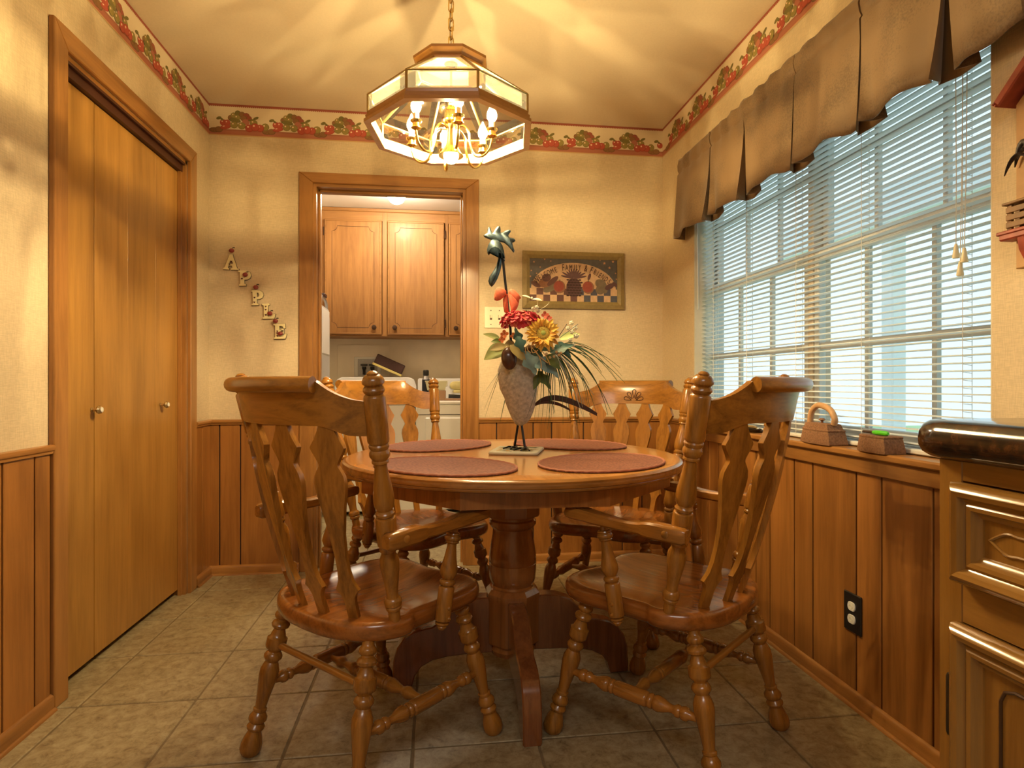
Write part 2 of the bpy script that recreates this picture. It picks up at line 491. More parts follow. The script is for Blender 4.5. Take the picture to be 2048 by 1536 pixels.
# closet inside (dark)
w = MB(); w.box(XL-.7, XL-.65, CY0-.2, CY1+.1, 0, H); w.box(XL-.65, XL-.12, CY0-.25, CY0-.2, 0, H); w.box(XL-.65, XL-.12, CY1+.1, CY1+.15, 0, H)
w.box(XL-.7, XL-.12, CY0-.25, CY1+.15, H, H+.05)
struct(w.build('wall_closet', 'laundry_wall', smooth=0))

# floor: grout bed and separate vinyl tiles
TS = 0.341
w = MB(); w.box(XL-.7, XR+.13, YF-.12, 5.5, -.06, -.0025)
floor = struct(w.build('floor', 'grout', smooth=0))
tm = MB(); tm.rbox(-TS/2+.0035, TS/2-.0035, -TS/2+.0035, TS/2-.0035, -.02, 0, .002)
tile_me = tm.mesh('tile', 'vinyl_tile', 30)
for i in range(-2, 7):
    for j in range(-9, 12):
        x = -0.742 + TS*(i - .5); y = 1.631 + 0.343*(j - .5)
        if y > 5.3: continue
        o = link('tile', tile_me, floor, (x, y, 0))
        o.scale = (1, 0.343/0.341, 1)

# wainscot: planks with dark grooves between them, chair rail, baseboard
PZ0, PZ1 = 0.03, 0.785
def planks(wall, horizontal, fixed, cuts, out):
    """cuts: positions of the grooves along the wall; out: direction into the room"""
    g = 0.0065
    b = MB()
    lo, hi = min(cuts), max(cuts)
    if horizontal: b.box(lo, hi, min(fixed, fixed+out*.003), max(fixed, fixed+out*.003), 0, PZ1)
    else: b.box(min(fixed, fixed+out*.003), max(fixed, fixed+out*.003), lo, hi, 0, PZ1)
    b.build('groove_backing', 'groove_black', wall, smooth=0)
    cuts = sorted(cuts)
    for a, c in zip(cuts[:-1], cuts[1:]):
        m = MB(); hw = (c - a)/2 - g/2; mid = (a + c)/2
        if horizontal:
            m.rbox(-hw, hw, min(0, out*.008), max(0, out*.008), PZ0, PZ1, .0015)
            m.build('plank', 'panel_wood', wall, 30, (mid, fixed + out*.001, 0))
        else:
            m.rbox(min(0, out*.008), max(0, out*.008), -hw, hw, PZ0, PZ1, .0015)
            m.build('plank', 'panel_wood', wall, 30, (fixed + out*.001, mid, 0))
planks(wall_left, False, XL, [0.45, .56, .78, .89, 1.10, 1.25, 1.46, 1.56, 1.76, 1.89, 1.962], 1)
planks(wall_left, False, XL, [3.052, 3.142, YB], 1)
planks(wall_back, True, YB, [XL, -1.107, -1.004, -0.708], -1)
planks(wall_back, True, YB, [0.234, .333, .536, .64, .82, .93, 1.045, 1.16, XR], -1)
planks(wall_right, False, XR, [.60, .80, .91, 1.09, 1.20, 1.386, 1.565, 1.669, 1.88, 1.986, 2.142, 2.242, 2.388, 2.561, 2.663, 2.85, 2.96, 3.15, YB], -1)

tn = [0]
def trim(mb, mat, parent=None, smooth=35):
    tn[0] += 1
    return struct(mb.build('trim_%d' % tn[0], mat, parent, smooth))
RAIL = [(0, 0), (.008, 0), (.009, .007), (.014, .011), (.016, .018), (.014, .024), (.009, .0265), (0, .027)]
BASE = [(0, 0), (.012, 0), (.012, .036), (.010, .043), (.006, .048), (0, .050)]
QUART = [(0, 0), (.021, 0), (.020, .005), (.016, .009), (.012, .010), (0, .010)]
def run(prof, z, A, B, out, mat):
    A = Vector((A[0], A[1], z)); B = Vector((B[0], B[1], z)); d = B - A
    m = MB(); m.prism(prof, A, Vector((out[0], out[1], 0)), Vector((0,0,1)), d.normalized(), d.length)
    return trim(m, mat)
for y0, y1 in ((0.45, 1.961), (3.052, YB)):
    run(RAIL, .777, (XL+.008, y0), (XL+.008, y1), (1, 0), 'trim_wood_y')
for x0, x1 in ((XL, -.708), (.234, XR)):
    run(RAIL, .777, (x0, YB-.008), (x1, YB-.008), (0, -1), 'trim_wood_x')
run(RAIL, .777, (XR-.008, 2.90), (XR-.008, YB), (-1, 0), 'trim_wood_y')
bn = [0]
def baseboard(side, A, B, out, mat):
    m = MB(); A = Vector((*A, 0)); B = Vector((*B, 0)); d = B - A
    m.prism(BASE, A, Vector((out[0], out[1], 0)), Vector((0,0,1)), d.normalized(), d.length)
    m.prism(QUART, A, Vector((out[0], out[1], 0)), Vector((0,0,1)), d.normalized(), d.length)
    struct(m.build('baseboard_' + side, mat, None, 35))
baseboard('left', (XL+.008, .45), (XL+.008, 1.961), (1, 0), 'trim_wood_y')
baseboard('left_end', (XL+.008, 3.052), (XL+.008, YB-.008), (1, 0), 'trim_wood_y')
baseboard('back_left', (XL+.008, YB-.008), (-.708, YB-.008), (0, -1), 'trim_wood_x')
baseboard('back_right', (.234, YB-.008), (XR-.008, YB-.008), (0, -1), 'trim_wood_x')
baseboard('right', (XR-.008, .6), (XR-.008, YB-.008), (-1, 0), 'trim_wood_y')

# wallpaper border with printed fruit
FR = []      # (x, y, rx, ry, rot, material index) in motif metres
for q in ((165,478,60,30,0,3),(215,470,45,36,0,3),(140,478,20,16,0,3),(265,388,38,38,0,1),(312,390,36,38,0,1),(290,440,62,26,0.2,1),
          (215,338,30,17,.35,2),(250,350,22,12,-.6,2),(352,330,34,34,0,3),(385,300,34,34,0,4),(432,272,34,32,0,2),(480,285,34,34,0,3),(530,300,38,36,0,5),(560,330,34,34,0,5),(500,330,38,34,0,3),(425,325,36,34,0,4),
          (400,358,66,26,-.15,2),(525,372,42,36,0,6),(640,322,34,15,.45,2),(590,345,40,10,.2,2),(615,378,44,38,0,4),(390,412,44,40,0,4),(478,418,44,42,0,4),
          (750,420,44,44,0,4),(565,442,48,46,0,1),(690,436,44,44,0,1),(632,428,48,48,0,1)):
    k = .000445
    FR.append(((q[0]-112)*k, .285*.58 - (q[1]-155)*k, q[2]*k, q[3]*k, q[4], q[5]))
HL = [(0,0)]
def border(wall, A, d, out, length, start):
    """A: foot of the border at the wall, d: along, out: into the room"""
    A, d, out = Vector(A), Vector(d), Vector(out); Z = Vector((0,0,1))
    m = MB()
    def rect(x0, x1, z0, z1, lift, mi):
        m.add([A + d*x0 + Z*z0 + out*lift, A + d*x1 + Z*z0 + out*lift, A + d*x1 + Z*z1 + out*lift, A + d*x0 + Z*z1 + out*lift], [(0,1,2,3)], mi)
    rect(0, length, 0, .164, .0010, 0)
    rect(0, length, 0, .006, .0014, 7)
    rect(0, length, .006, .034, .0014, 6)
    rect(0, length, .026, .034, .0016, 8)
    rect(0, length, .155, .164, .0014, 5)
    x = .005
    while x < length:                                    # scalloped red edge under the ceiling
        m.add([A + d*(x + .0045*math.cos(a*PI/6)) + Z*(.155 - .0048*math.sin(a*PI/6)) + out*.0014 for a in range(7)], [tuple(range(7))], 5)
        x += .0098
    per = .262; x0 = start
    while x0 < length:
        for i, (fx, fz, rx, rz, ro, mi) in enumerate(FR):
            cx = x0 + fx*.97; cz = fz + .012 - .006
            if cx - rx < 0 or cx + rx > length: continue
            lift = .0018 + i*.00006
            n = 12; ca, sa = math.cos(ro), math.sin(ro)
            def ell(s, ox, oz, lf, mm):
                m.add([A + d*(cx + ox + s*(rx*math.cos(2*PI*t/n)*ca - rz*math.sin(2*PI*t/n)*sa)) + Z*(cz + oz + s*(rx*math.cos(2*PI*t/n)*sa + rz*math.sin(2*PI*t/n)*ca)) + out*lf for t in range(n)], [tuple(range(n))], mm)
            ell(1.0, 0, 0, lift, mi + 8 if mi in (1, 2, 3, 4, 5) else mi)
            ell(.86, -.0006, .0008, lift + .00003, mi)
            if mi in (1, 4): ell(.22, -rx*.3, rz*.35, lift + .00005, 14)
        x0 += per
    o = m.build('border_print', ['border_cream','border_red','border_green','border_brown','border_olive','border_maroon','border_pink','border_tan','border_shade',
        'border_red_d','border_green_d','border_brown_d','border_olive_d','border_maroon_d','border_light'], wall, smooth=0)
    o['label'] = 'printed wallpaper border of apples, plums and grapes on a red shelf'
    return o
for nm, col in dict(border_cream=(.68,.55,.38), border_red=(.42,.075,.045), border_green=(.17,.135,.035), border_brown=(.24,.115,.042), border_olive=(.27,.205,.055), border_maroon=(.30,.075,.045),
                    border_pink=(.40,.14,.085), border_tan=(.55,.36,.17), border_shade=(.33,.12,.07), border_red_d=(.32,.05,.03), border_green_d=(.12,.10,.03), border_brown_d=(.16,.075,.03),
                    border_olive_d=(.20,.15,.04), border_maroon_d=(.2,.06,.03), border_light=(.80,.55,.38)).items():
    plain(nm, col, .7)
border(wall_back, (XL, YB, H-.164), (1,0,0), (0,-1,0), XR-XL, .005)
border(wall_left, (XL, 0.3, H-.164), (0,1,0), (1,0,0), YB-.3, .06)
border(wall_right, (XR, YB, H-.164), (0,-1,0), (-1,0,0), YB-.3, .05)

# ------------------------------------------------------------------ closet: casing and bifold doors
def casing_y(name_label, x, y0, y1, zt, wd, th, out):
    """three mitred boards round an opening in a wall of constant x"""
    for poly in ([(y0-wd, 0), (y0, 0), (y0, zt), (y0-wd, zt+wd)], [(y1, 0), (y1+wd, 0), (y1+wd, zt+wd), (y1, zt)], [(y0, zt), (y1, zt), (y1+wd, zt+wd), (y0-wd, zt+wd)]):
        m = MB(); m.prism(poly, (x, 0, 0), (0,1,0), (0,0,1), (out,0,0), th, bevel=.003)
        trim(m, 'trim_wood_z' if poly[1][1] == 0 else 'trim_wood_y')
casing_y('closet', XL+.0005, CY0, CY1, CZ, .070, .018, 1)
m = MB()
m.box(XL-.12, XL, CY0, CY0+.018, 0, CZ); m.box(XL-.12, XL, CY1-.018, CY1, 0, CZ)
trim(m, 'trim_wood_z')
m = MB(); m.box(XL-.12, XL, CY0, CY1, CZ-.014, CZ)
trim(m, 'trim_wood_y')
m = MB(); m.box(XL-.075, XL-.012, CY0+.018, CY1-.018, CZ-.055, CZ-.014); m.box(XL-.010, XL, CY0+.018, CY1-.018, CZ-.024, CZ-.014)
trim(m, 'track_brown')
for yy in (CY1-.018, ):
    m = MB(); m.box(XL-.03, XL-.015, yy-.012, yy, 0, CZ-.02); trim(m, 'trim_wood_z')
lv = [CY0+.020, 2.267, 2.500, 2.735, CY1-.020]
for dn, (a, b_) in enumerate(((0, 2), (2, 4))):
    d = struct(empty('door_%d' % (dn+1), (XL-.030, (lv[a]+lv[b_])/2, 0)), 'flat honey-brown bifold closet door, %s pair of leaves' % ('near' if dn == 0 else 'far'))
    mid = (lv[a]+lv[b_])/2
    for k in range(a, b_):
        m = MB(); m.rbox(-.028, -.0004*k, lv[k]+(.0022 if k == 1 else .0006)-mid, lv[k+1]-(.0022 if k == 0 else .0006)-mid, .028, CZ-.058, .0005)
        m.build('door_panel', 'closet_wood', d, 30)
    ky = (2.250 if dn == 0 else 2.775) - mid
    m = MB(); m.lathe((0, ky, .897), (.034, ky, .897), [(0,.009),(.08,.009),(.12,.005),(.45,.005),(.55,.011),(.75,.0155),(.92,.013),(1,.006)], 18)
    k = m.build('knob', 'knob_brass', d)
    k['label'] = 'small round brass knob'
    m = MB(); m.lathe((.0335, ky, .897), (.0365, ky, .897), [(0,.0095),(.6,.009),(1,.004)], 16)
    m.build('knob_face', 'white_plastic', k)

# ------------------------------------------------------------------ doorway to the laundry: casing, jamb, stops
for poly in ([(DX0-.070, 0), (DX0, 0), (DX0, DZ), (DX0-.070, DZ+.055)], [(DX1, 0), (DX1+.070, 0), (DX1+.070, DZ+.055), (DX1, DZ)], [(DX0, DZ), (DX1, DZ), (DX1+.070, DZ+.055), (DX0-.070, DZ+.055)]):
    m = MB(); m.prism(poly, (0, YB-.0005, 0), (1,0,0), (0,0,1), (0,-1,0), .017, bevel=.003)
    trim(m, 'trim_wood_z' if poly[1][1] == 0 else 'trim_wood_x')
m = MB()
m.box(DX0, DX0+.016, YB-.004, YB+.13, 0, DZ); m.box(DX1-.016, DX1, YB-.004, YB+.13, 0, DZ)
m.rbox(DX0+.016, DX0+.027, YB+.05, YB+.085, 0, DZ-.016, .002); m.rbox(DX1-.027, DX1-.016, YB+.05, YB+.085, 0, DZ-.016, .002)
trim(m, 'trim_wood_z')
m = MB(); m.box(DX0+.016, DX1-.016, YB-.004, YB+.13, DZ-.016, DZ); m.rbox(DX0+.016, DX1-.016, YB+.05, YB+.085, DZ-.028, DZ-.016, .002)
trim(m, 'trim_wood_x')

# ------------------------------------------------------------------ window, sill, reveal
m = MB()
m.box(XR+.001, XR+.105, WY1-.004, WY1+.012, WZ0, WZ1)
m.box(XR+.001, XR+.105, WY0-.012, WY0+.004, WZ0, WZ1)
m.box(XR+.001, XR+.105, WY0+.004, WY1-.004, WZ1-.004, WZ1+.012)
struct(m.build('trim_window_reveal', 'plaster_reveal', None, 0))
m = MB(); m.rbox(XR-.036, XR+.10, WY0-.05, WY1+.06, WZ0-.008, WZ0+.014, .005)
trim(m, 'trim_wood_y')
m = MB(); m.rbox(XR-.022, XR-.001, WY0-.03, WY1+.04, WZ0-.055, WZ0-.008, .003)
trim(m, 'trim_wood_y')
win = struct(empty('window_1', (XR+.13, (WY0+WY1)/2, WZ0)), 'white double-hung twin window with grid panes behind the blinds')
def wpart(nm, mb, mat):
    o = mb.build(nm, mat, win, 30); o.matrix_parent_inverse = Matrix.Translation(-win.location); return o
XF = XR+.100
m = MB()
m.box(XF-.03, XF+.07, 2.86, 2.90, WZ0-.02, WZ1+.05); m.box(XF-.03, XF+.07, WY0-.05, WY0+.015, WZ0-.02, WZ1+.05)
m.box(XF-.03, XF+.07, WY0-.05, 2.90, WZ1-.02, WZ1+.05); m.box(XF-.03, XF+.07, WY0-.05, 2.90, WZ0-.06, WZ0+.035)
wpart('window_frame', m, 'sash_white')
m = MB(); m.rbox(XF-.012, XF+.06, 2.020, 2.052, WZ0-.02, WZ1+.02, .003)
wpart('mullion', m, 'mullion_tan')
for (ya, yb, mun) in ((2.052, 2.86, (2.570, 2.312)), (WY0+.005, 2.020, (1.760, 1.497))):
    for sx, za, zb, zm in ((XF+.005, WZ0+.035, 1.475, 1.124), (XF+.040, 1.442, WZ1-.02, 1.775)):
        m = MB()
        m.rbox(sx-.014, sx+.014, ya, ya+.028, za, zb, .003); m.rbox(sx-.014, sx+.014, yb-.028, yb, za, zb, .003)
        m.rbox(sx-.014, sx+.014, ya+.028, yb-.028, za, za+.036, .003); m.rbox(sx-.014, sx+.014, ya+.028, yb-.028, zb-.036, zb, .003)
        wpart('sash', m, 'sash_white')
        for yy in mun:
            m = MB(); m.rbox(sx-.009, sx+.009, yy-.0085, yy+.0085, za+.036, zb-.036, .002); wpart('muntin', m, 'sash_white')
        m = MB(); m.rbox(sx-.0095, sx+.0095, ya+.028, yb-.028, zm-.013, zm+.013, .002); wpart('muntin', m, 'sash_white')
        ys = [ya+.028] + sorted(mun) + [yb-.028]
        for k in range(3):
            for z0, z1 in ((za+.036, zm), (zm, zb-.036)):
                m = MB(); m.box(sx-.002, sx+.002, ys[k], ys[k+1], z0, z1); wpart('pane', m, 'window_glass')
# outside: lawn, a pale covered porch with posts and a fence far off
plain('lawn', (.42, .58, .30), .9, noise_amt=.15, nscale=3)
plain('porch_white', (.80, .82, .84), .7)
m = MB(); m.box(XR+.6, XR+30, -14, 18, -.45, -.40)
struct(m.build('ground_outside', 'lawn', None, 0), 'pale green lawn outside the window')
pf = thing('porch', 'pale painted porch rail and posts seen through the blinds', 'porch', (XR+2.2, 2.2, -.40))
m = MB(); m.box(-.9, .3, -3, 3.4, 0, .08); m.build('deck', 'porch_white', pf, 0)
for yy in (-1.4, .28, 1.95):
    m = MB(); m.rbox(-.06, .06, yy-.06, yy+.06, .08, 2.9, .01); m.build('post', 'porch_white', pf, 30)
m = MB(); m.rbox(-.09, .09, -3, 3.4, 2.62, 2.9, .01); m.build('beam', 'porch_white', pf, 30)
# ------------------------------------------------------------------ blinds
bl = thing('window_blind', 'white horizontal mini blind hanging in the window behind the brown valance', 'blind', (XR+.050, (WY0+WY1)/2, WZ0+.0145))
BL0, BL1 = WY0+.006-(WY0+WY1)/2, WY1-.006-(WY0+WY1)/2
sm = MB(); tau = math.radians(2)
pr = []
for k in range(7):
    a = -1 + 2*k/6
    pr.append((a*.0125*math.cos(tau), -a*.0125*math.sin(tau) + .0034*(1 - a*a)))
vsl = []
for yy in (BL0, BL1):
    for x, z in pr: vsl.append((x, yy, z))
    for x, z in reversed(pr): vsl.append((x, yy, z - .0006))
n_ = 14
sm.add(vsl, [(i, (i+1) % n_, n_ + (i+1) % n_, n_ + i) for i in range(n_)] + [tuple(range(n_)), tuple(range(n_, 2*n_))])
slat_me = sm.mesh('slat', 'slat_vinyl', 60)
zz = .030; slat_top = WZ1 - WZ0 - .06
while zz < slat_top:
    link('slat', slat_me, bl, (0, 0, zz)); zz += .02
m = MB(); m.rbox(-.015, .015, BL0, BL1, .002, .016, .003); m.build('bottom_rail', 'blind_white', bl)
m = MB(); m.rbox(-.02, .02, BL0, BL1, slat_top, slat_top+.036, .003); m.build('head_rail', 'blind_white', bl)
for yl in (2.705, 2.395, 2.045, 1.705, 1.345):
    m = MB()
    for dx in (-.0135, .0135):
        m.tube([(dx, 0, .01), (dx, 0, slat_top)], .0011, 4)
    z = .028
    while z < slat_top:
        m.tube([(-.0135, 0, z), (.0135, 0, z - .003)], .0009, 3, cap=False); z += .02
    m.build('ladder_cord', 'blind_cord', bl, 0, (0, yl - bl.location.y, 0))
m = MB(); m.tube([(0, 0, 0), (.012, .012, -.46)], .0035, 6)
m.build('tilt_wand', 'blind_white', bl, 40, (-.042, WY1 - .016 - bl.location.y, 1.03))
for k, (dy, zb) in enumerate(((0, .515), (-.024, .50), (-.012, .468))):
    m = MB(); y0 = 1.345 - bl.location.y + dy
    m.tube([(-.03, y0 + (-.008 if k else .004), 1.18), (-.031, y0 + (-.004 if k else 0), .72), (-.032, y0, zb + .03)], .0011, 5)
    o = m.build('pull_cord', 'blind_cord', bl, 0)
    m = MB(); m.lathe((-.032, y0, zb), (-.032, y0, zb + .036), [(0,.0075),(.1,.0085),(.8,.0045),(1,.003)], 12)
    m.build('tassel', 'ivory', o)

# ------------------------------------------------------------------ valance
XV = 1.215
va = thing('valance', 'brown suede-look box-pleated valance above the window', 'valance', (XV, 2.0, 1.73))
slits = [2.52, 2.22, 1.894, 1.572, 1.284]
VZ = [2.112, 2.105, 2.085, 2.062, 2.050, 2.040, 1.99, 1.93, 1.87, 1.81, 1.765, 1.735]
def vplan(z):
    f = max(0.0, min(1.0, (2.045 - z) / .31)); g = .002 + .020*f**1.3
    pts = []
    yl = 2.865 + .065*((2.11 - z)/.37); yr = 1.135 - .045*((2.11 - z)/.37)
    hdr = z > 2.045
    pts += [(yl + .012, XR - .002), (yl + .008, XR - .03), (yl, XV + .004)]
    edges = [yl] + slits + [yr]
    for k in range(len(edges) - 1):
        a, b_ = edges[k], edges[k+1]
        ga = g if k > 0 else 0; gb = g if k < len(edges) - 2 else 0
        n = 12
        for i in range(n + 1):
            t = i / n
            y = (a - ga) + ((b_ + gb) - (a - ga))*t
            x = XV - .016*f*math.sin(PI*t)**2
            x += .006*f*math.sin(3*PI*t + k*1.7) + (.0045*math.sin(t*22 + k*2.3) if z > 2.0 else 0.0)
            fl = f**2*.030
            if i == 0 and ga: x -= fl*(.5 + .5*math.sin(k*2.1))
            if i == n and gb: x -= fl*(.5 + .5*math.cos(k*1.3))
            pts.append((y, x))
        if k < len(edges) - 2:
            s = edges[k+1]; dp = .006 + .030*f
            pts += [(s + gb + .012*f, XV + dp*.5), (s + .055*f + .004, XV + dp), (s, XV + dp + .004), (s - .055*f - .004, XV + dp), (s - gb - .012*f, XV + dp*.5)]
    pts += [(yr, XV + .004), (yr - .01, XR - .03), (yr - .012, XR - .002)]
    return pts
rows = [vplan(z) for z in VZ]
m = MB(); nv = len(rows[0]); vs_ = []
for ri, z in enumerate(VZ):
    f = max(0.0, (2.045 - z) / .31)
    for pi_, (y, x) in enumerate(rows[ri]):
        dz = .007*f*math.sin(y*19.0) + .004*f*math.sin(y*41.0 + 1)
        if ri == 0: dz += .004*math.sin(y*60)
        bump_ = -.006 if abs(z - 2.05) < .003 else (.004 if abs(z - 2.085) < .003 else 0)
        vs_.append((x - XV - (bump_ if x < XR - .02 else 0), y - 2.0, z + dz - 1.73))
m.add(vs_, [(r*nv + i, r*nv + i + 1, (r+1)*nv + i + 1, (r+1)*nv + i) for r in range(len(VZ)-1) for i in range(nv-1)])
o = m.build('cloth', 'suede_brown', va, 60)
sd = o.modifiers.new('thickness', 'SOLIDIFY'); sd.thickness = .0025; sd.offset = 0
m = MB(); m.tube([(.012, -.90, .345), (.012, .86, .345)], .009, 8); m.build('curtain_rod', 'blind_white', va)

# ------------------------------------------------------------------ dining table
TX, TY, TH, TR = 0.259, 1.995, 0.750, 0.555
tb = thing('dining_table', 'round honey-oak pedestal table set with four placemats', 'table', (TX, TY, 0))
m = MB()
prof = [(-.034, TR-.030), (-.034, TR-.012), (-.031, TR-.006), (-.026, TR-.004), (-.0245, TR-.0045), (-.022, TR-.0005), (-.014, TR), (-.012, TR-.001), (-.0105, TR-.001), (-.006, TR-.001), (-.002, TR-.006), (0, TR-.012), (0.0, TR-.10)]
nseg = 96; vs_ = []; fs_ = []
for z, r in prof:
    for i in range(nseg):
        a = 2*PI*i/nseg; vs_.append((r*math.cos(a), r*math.sin(a), TH + z))
for k in range(len(prof)-1):
    for i in range(nseg):
        j = (i+1) % nseg; fs_.append((k*nseg+i, k*nseg+j, (k+1)*nseg+j, (k+1)*nseg+i))
fs_ += [tuple(range(nseg)), tuple(range((len(prof)-1)*nseg, len(prof)*nseg))]
m.add(vs_, fs_)
m.m = [1]*((len(prof)-2)*nseg) + [0]*nseg + [1, 0]
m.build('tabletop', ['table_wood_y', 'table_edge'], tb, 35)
def octa(r, rot=PI/8): return [(r*math.cos(rot + k*PI/4), r*math.sin(rot + k*PI/4)) for k in range(8)]
m = MB()
Ro = .475/math.cos(PI/8)
ring_o, ring_i = octa(Ro), octa(Ro-.028)
vs_ = [(x, y, z) for z in (TH-.085, TH-.034) for x, y in ring_o] + [(x, y, z) for z in (TH-.085, TH-.034) for x, y in ring_i]
fs_ = []
for i in range(8):
    j = (i+1) % 8
    fs_ += [(i, j, 8+j, 8+i), (16+i, 24+i, 24+j, 16+j), (i, 16+i, 16+j, j), (8+i, 8+j, 24+j, 24+i)]
m.add(vs_, fs_)
m.rbox(-.46, .46, -.05, .05, TH-.075, TH-.036, .003); m.rbox(-.05, .05, -.46, .46, TH-.075, TH-.036, .003)
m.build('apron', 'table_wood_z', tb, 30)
m = MB()
k8 = math.cos(PI/8)
m.loft([[Vector((x, y, z)) for x, y in octa(r/k8)] for z, r in ((.545, .082), (.552, .086), (.672, .086))])
m.lathe((0,0,.28), (0,0,.55), [(0,.079),(.02,.079),(.05,.076),(.09,.070),(.13,.068),(.17,.073),(.20,.0765),(.30,.0795),(.395,.080),(.40,.0785),(.41,.080),(.50,.079),(.62,.074),(.74,.068),(.80,.0665),(.83,.068),(.85,.074),(.88,.079),(.93,.079),(.95,.074),(1,.074)], 40)
m.loft([[Vector((x, y, z)) for x, y in octa(r/k8)] for z, r in ((.125, .080), (.129, .083), (.270, .083), (.276, .086), (.292, .086), (.306, .074), (.31, .06))])
m.lathe((0,0,.082), (0,0,.128), [(0,.058),(.15,.072),(.5,.078),(.7,.074),(1,.074)], 40)
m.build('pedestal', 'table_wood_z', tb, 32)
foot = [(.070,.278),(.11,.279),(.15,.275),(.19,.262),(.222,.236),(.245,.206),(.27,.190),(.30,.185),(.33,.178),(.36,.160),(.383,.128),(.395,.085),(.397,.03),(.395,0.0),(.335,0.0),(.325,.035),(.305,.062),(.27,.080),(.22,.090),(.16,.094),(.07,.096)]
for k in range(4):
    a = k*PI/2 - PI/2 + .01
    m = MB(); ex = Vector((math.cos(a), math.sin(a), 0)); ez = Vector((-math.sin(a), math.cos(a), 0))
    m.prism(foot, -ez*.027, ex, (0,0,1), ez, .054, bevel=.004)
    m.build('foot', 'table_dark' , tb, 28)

# ------------------------------------------------------------------ chairs
LEG = [(0,.014),(.030,.0145),(.040,.0165),(.052,.0205),(.066,.0215),(.080,.0195),(.090,.0145),(.098,.0150),(.108,.0215),(.125,.0245),(.142,.0225),(.155,.0150),(.165,.0155),(.185,.0185),(.205,.0205),(.212,.0235),(.218,.0265),
       (.270,.0270),(.285,.0250),(.297,.0185),(.308,.0165),(.318,.0200),(.335,.0240),(.350,.0240),(.365,.0195),(.378,.0165),(.395,.0200),(.430,.0248),(.470,.0250),(.54,.0215),(.62,.0170),(.675,.0145),(.685,.0145),(.692,.0175),(.705,.0175),(.712,.0150),
       (.722,.0175),(.745,.0235),(.765,.0240),(.778,.0205),(.786,.0170),(.796,.0200),(.812,.0235),(.826,.0220),(.836,.0165),(.850,.0180),(.885,.0235),(.925,.0275),(.960,.0280),(.985,.0245),(1,.0190)]
POST = [(0,.014),(.045,.0145),(.050,.0185),(.060,.0195),(.066,.0170),(.070,.0205),(.085,.0215),(.094,.0190),(.100,.0150),(.115,.0140),(.135,.0150),(.19,.0195),(.24,.0235),(.265,.0225),(.285,.0170),(.294,.0165),(.299,.0200),(.306,.0210),(.313,.0195),(.317,.0175),(.324,.0235),(.33,.0240),(.43,.0240),(.436,.0225),(.440,.0180),(.446,.0215),(.455,.0220),(.462,.0185),(.467,.0175),(.482,.0228),(.505,.0242),(.53,.0235),(.60,.0175),(.640,.0140),(.650,.0150),(.655,.0195),(.661,.0195),(.666,.0180),(.672,.0200),(.684,.0238),(.697,.0225),(.706,.0195),(.714,.0225),(.722,.0230),(.728,.0205),(.734,.0235),(.742,.0245),(.902,.0245),(.910,.0230),(.915,.0190),(.922,.0225),(.931,.0245),(.940,.0225),(.945,.0190),(.950,.0210),(.955,.0245),(.963,.0248),(.975,.0215),(.984,.0170),(.986,.0125),(.992,.0125),(.998,.0080),(1,.002)]
ARMP = [(0,.008),(.025,.0125),(.035,.0115),(.055,.0175),(.07,.0170),(.078,.0125),(.085,.0185),(.095,.0205),(.415,.0205),(.425,.0185),(.43,.0145),(.445,.0195),(.465,.0210),(.485,.0190),(.495,.0145),(.52,.0185),(.56,.0228),(.60,.0222),(.70,.0165),(.82,.0120),(.85,.0120),(.857,.0165),(.868,.0175),(.876,.0160),(.89,.0205),(.91,.0212),(.928,.0185),(.935,.0170),(.945,.0190),(.956,.0180),(.965,.0115),(1,.0095)]
STR = [(0,.008),(.07,.0095),(.10,.0115),(.112,.0160),(.130,.0172),(.148,.0155),(.155,.0125),(.165,.0150),(.180,.0158),(.192,.0130),(.205,.0100),(.235,.0110),(.275,.0170),(.31,.0202),(.333,.0180),(.340,.0130),(.348,.0180),(.360,.0190),(.372,.0175),(.378,.0140),(.386,.0185),(.395,.0195),(.5,.0197)]
STR = STR + [(1 - t, r) for t, r in reversed(STR[:-1])]
CRS = [(0,.007),(.08,.0090),(.12,.0120),(.15,.0165),(.18,.0150),(.195,.0110),(.22,.0100),(.28,.0160),(.315,.0195),(.33,.0150),(.345,.0185),(.365,.0150),(.375,.0180),(.5,.0182)]
CRS = CRS + [(1 - t, r) for t, r in reversed(CRS[:-1])]
SAG = .105
def back_y(x, z):
    s = x / .262
    return -.112 - .205*(z - .42) - SAG*(1 - s*s)*max(0.0, min(1.0, (z - .42)/.44))
def crest_top(s):
    a = abs(s)
    if a < .60: return 1.001 - .005*(1 - a/.6)
    t = (a - .60)/.40
    return 1.001 - .052*(1 - (1 - t)**2.2)
def crest_bot(s):
    a = abs(s)
    if a < .58: return .894
    t = min(1, (a - .58)/.27)
    return .894 - .022*(3*t*t - 2*t**3)
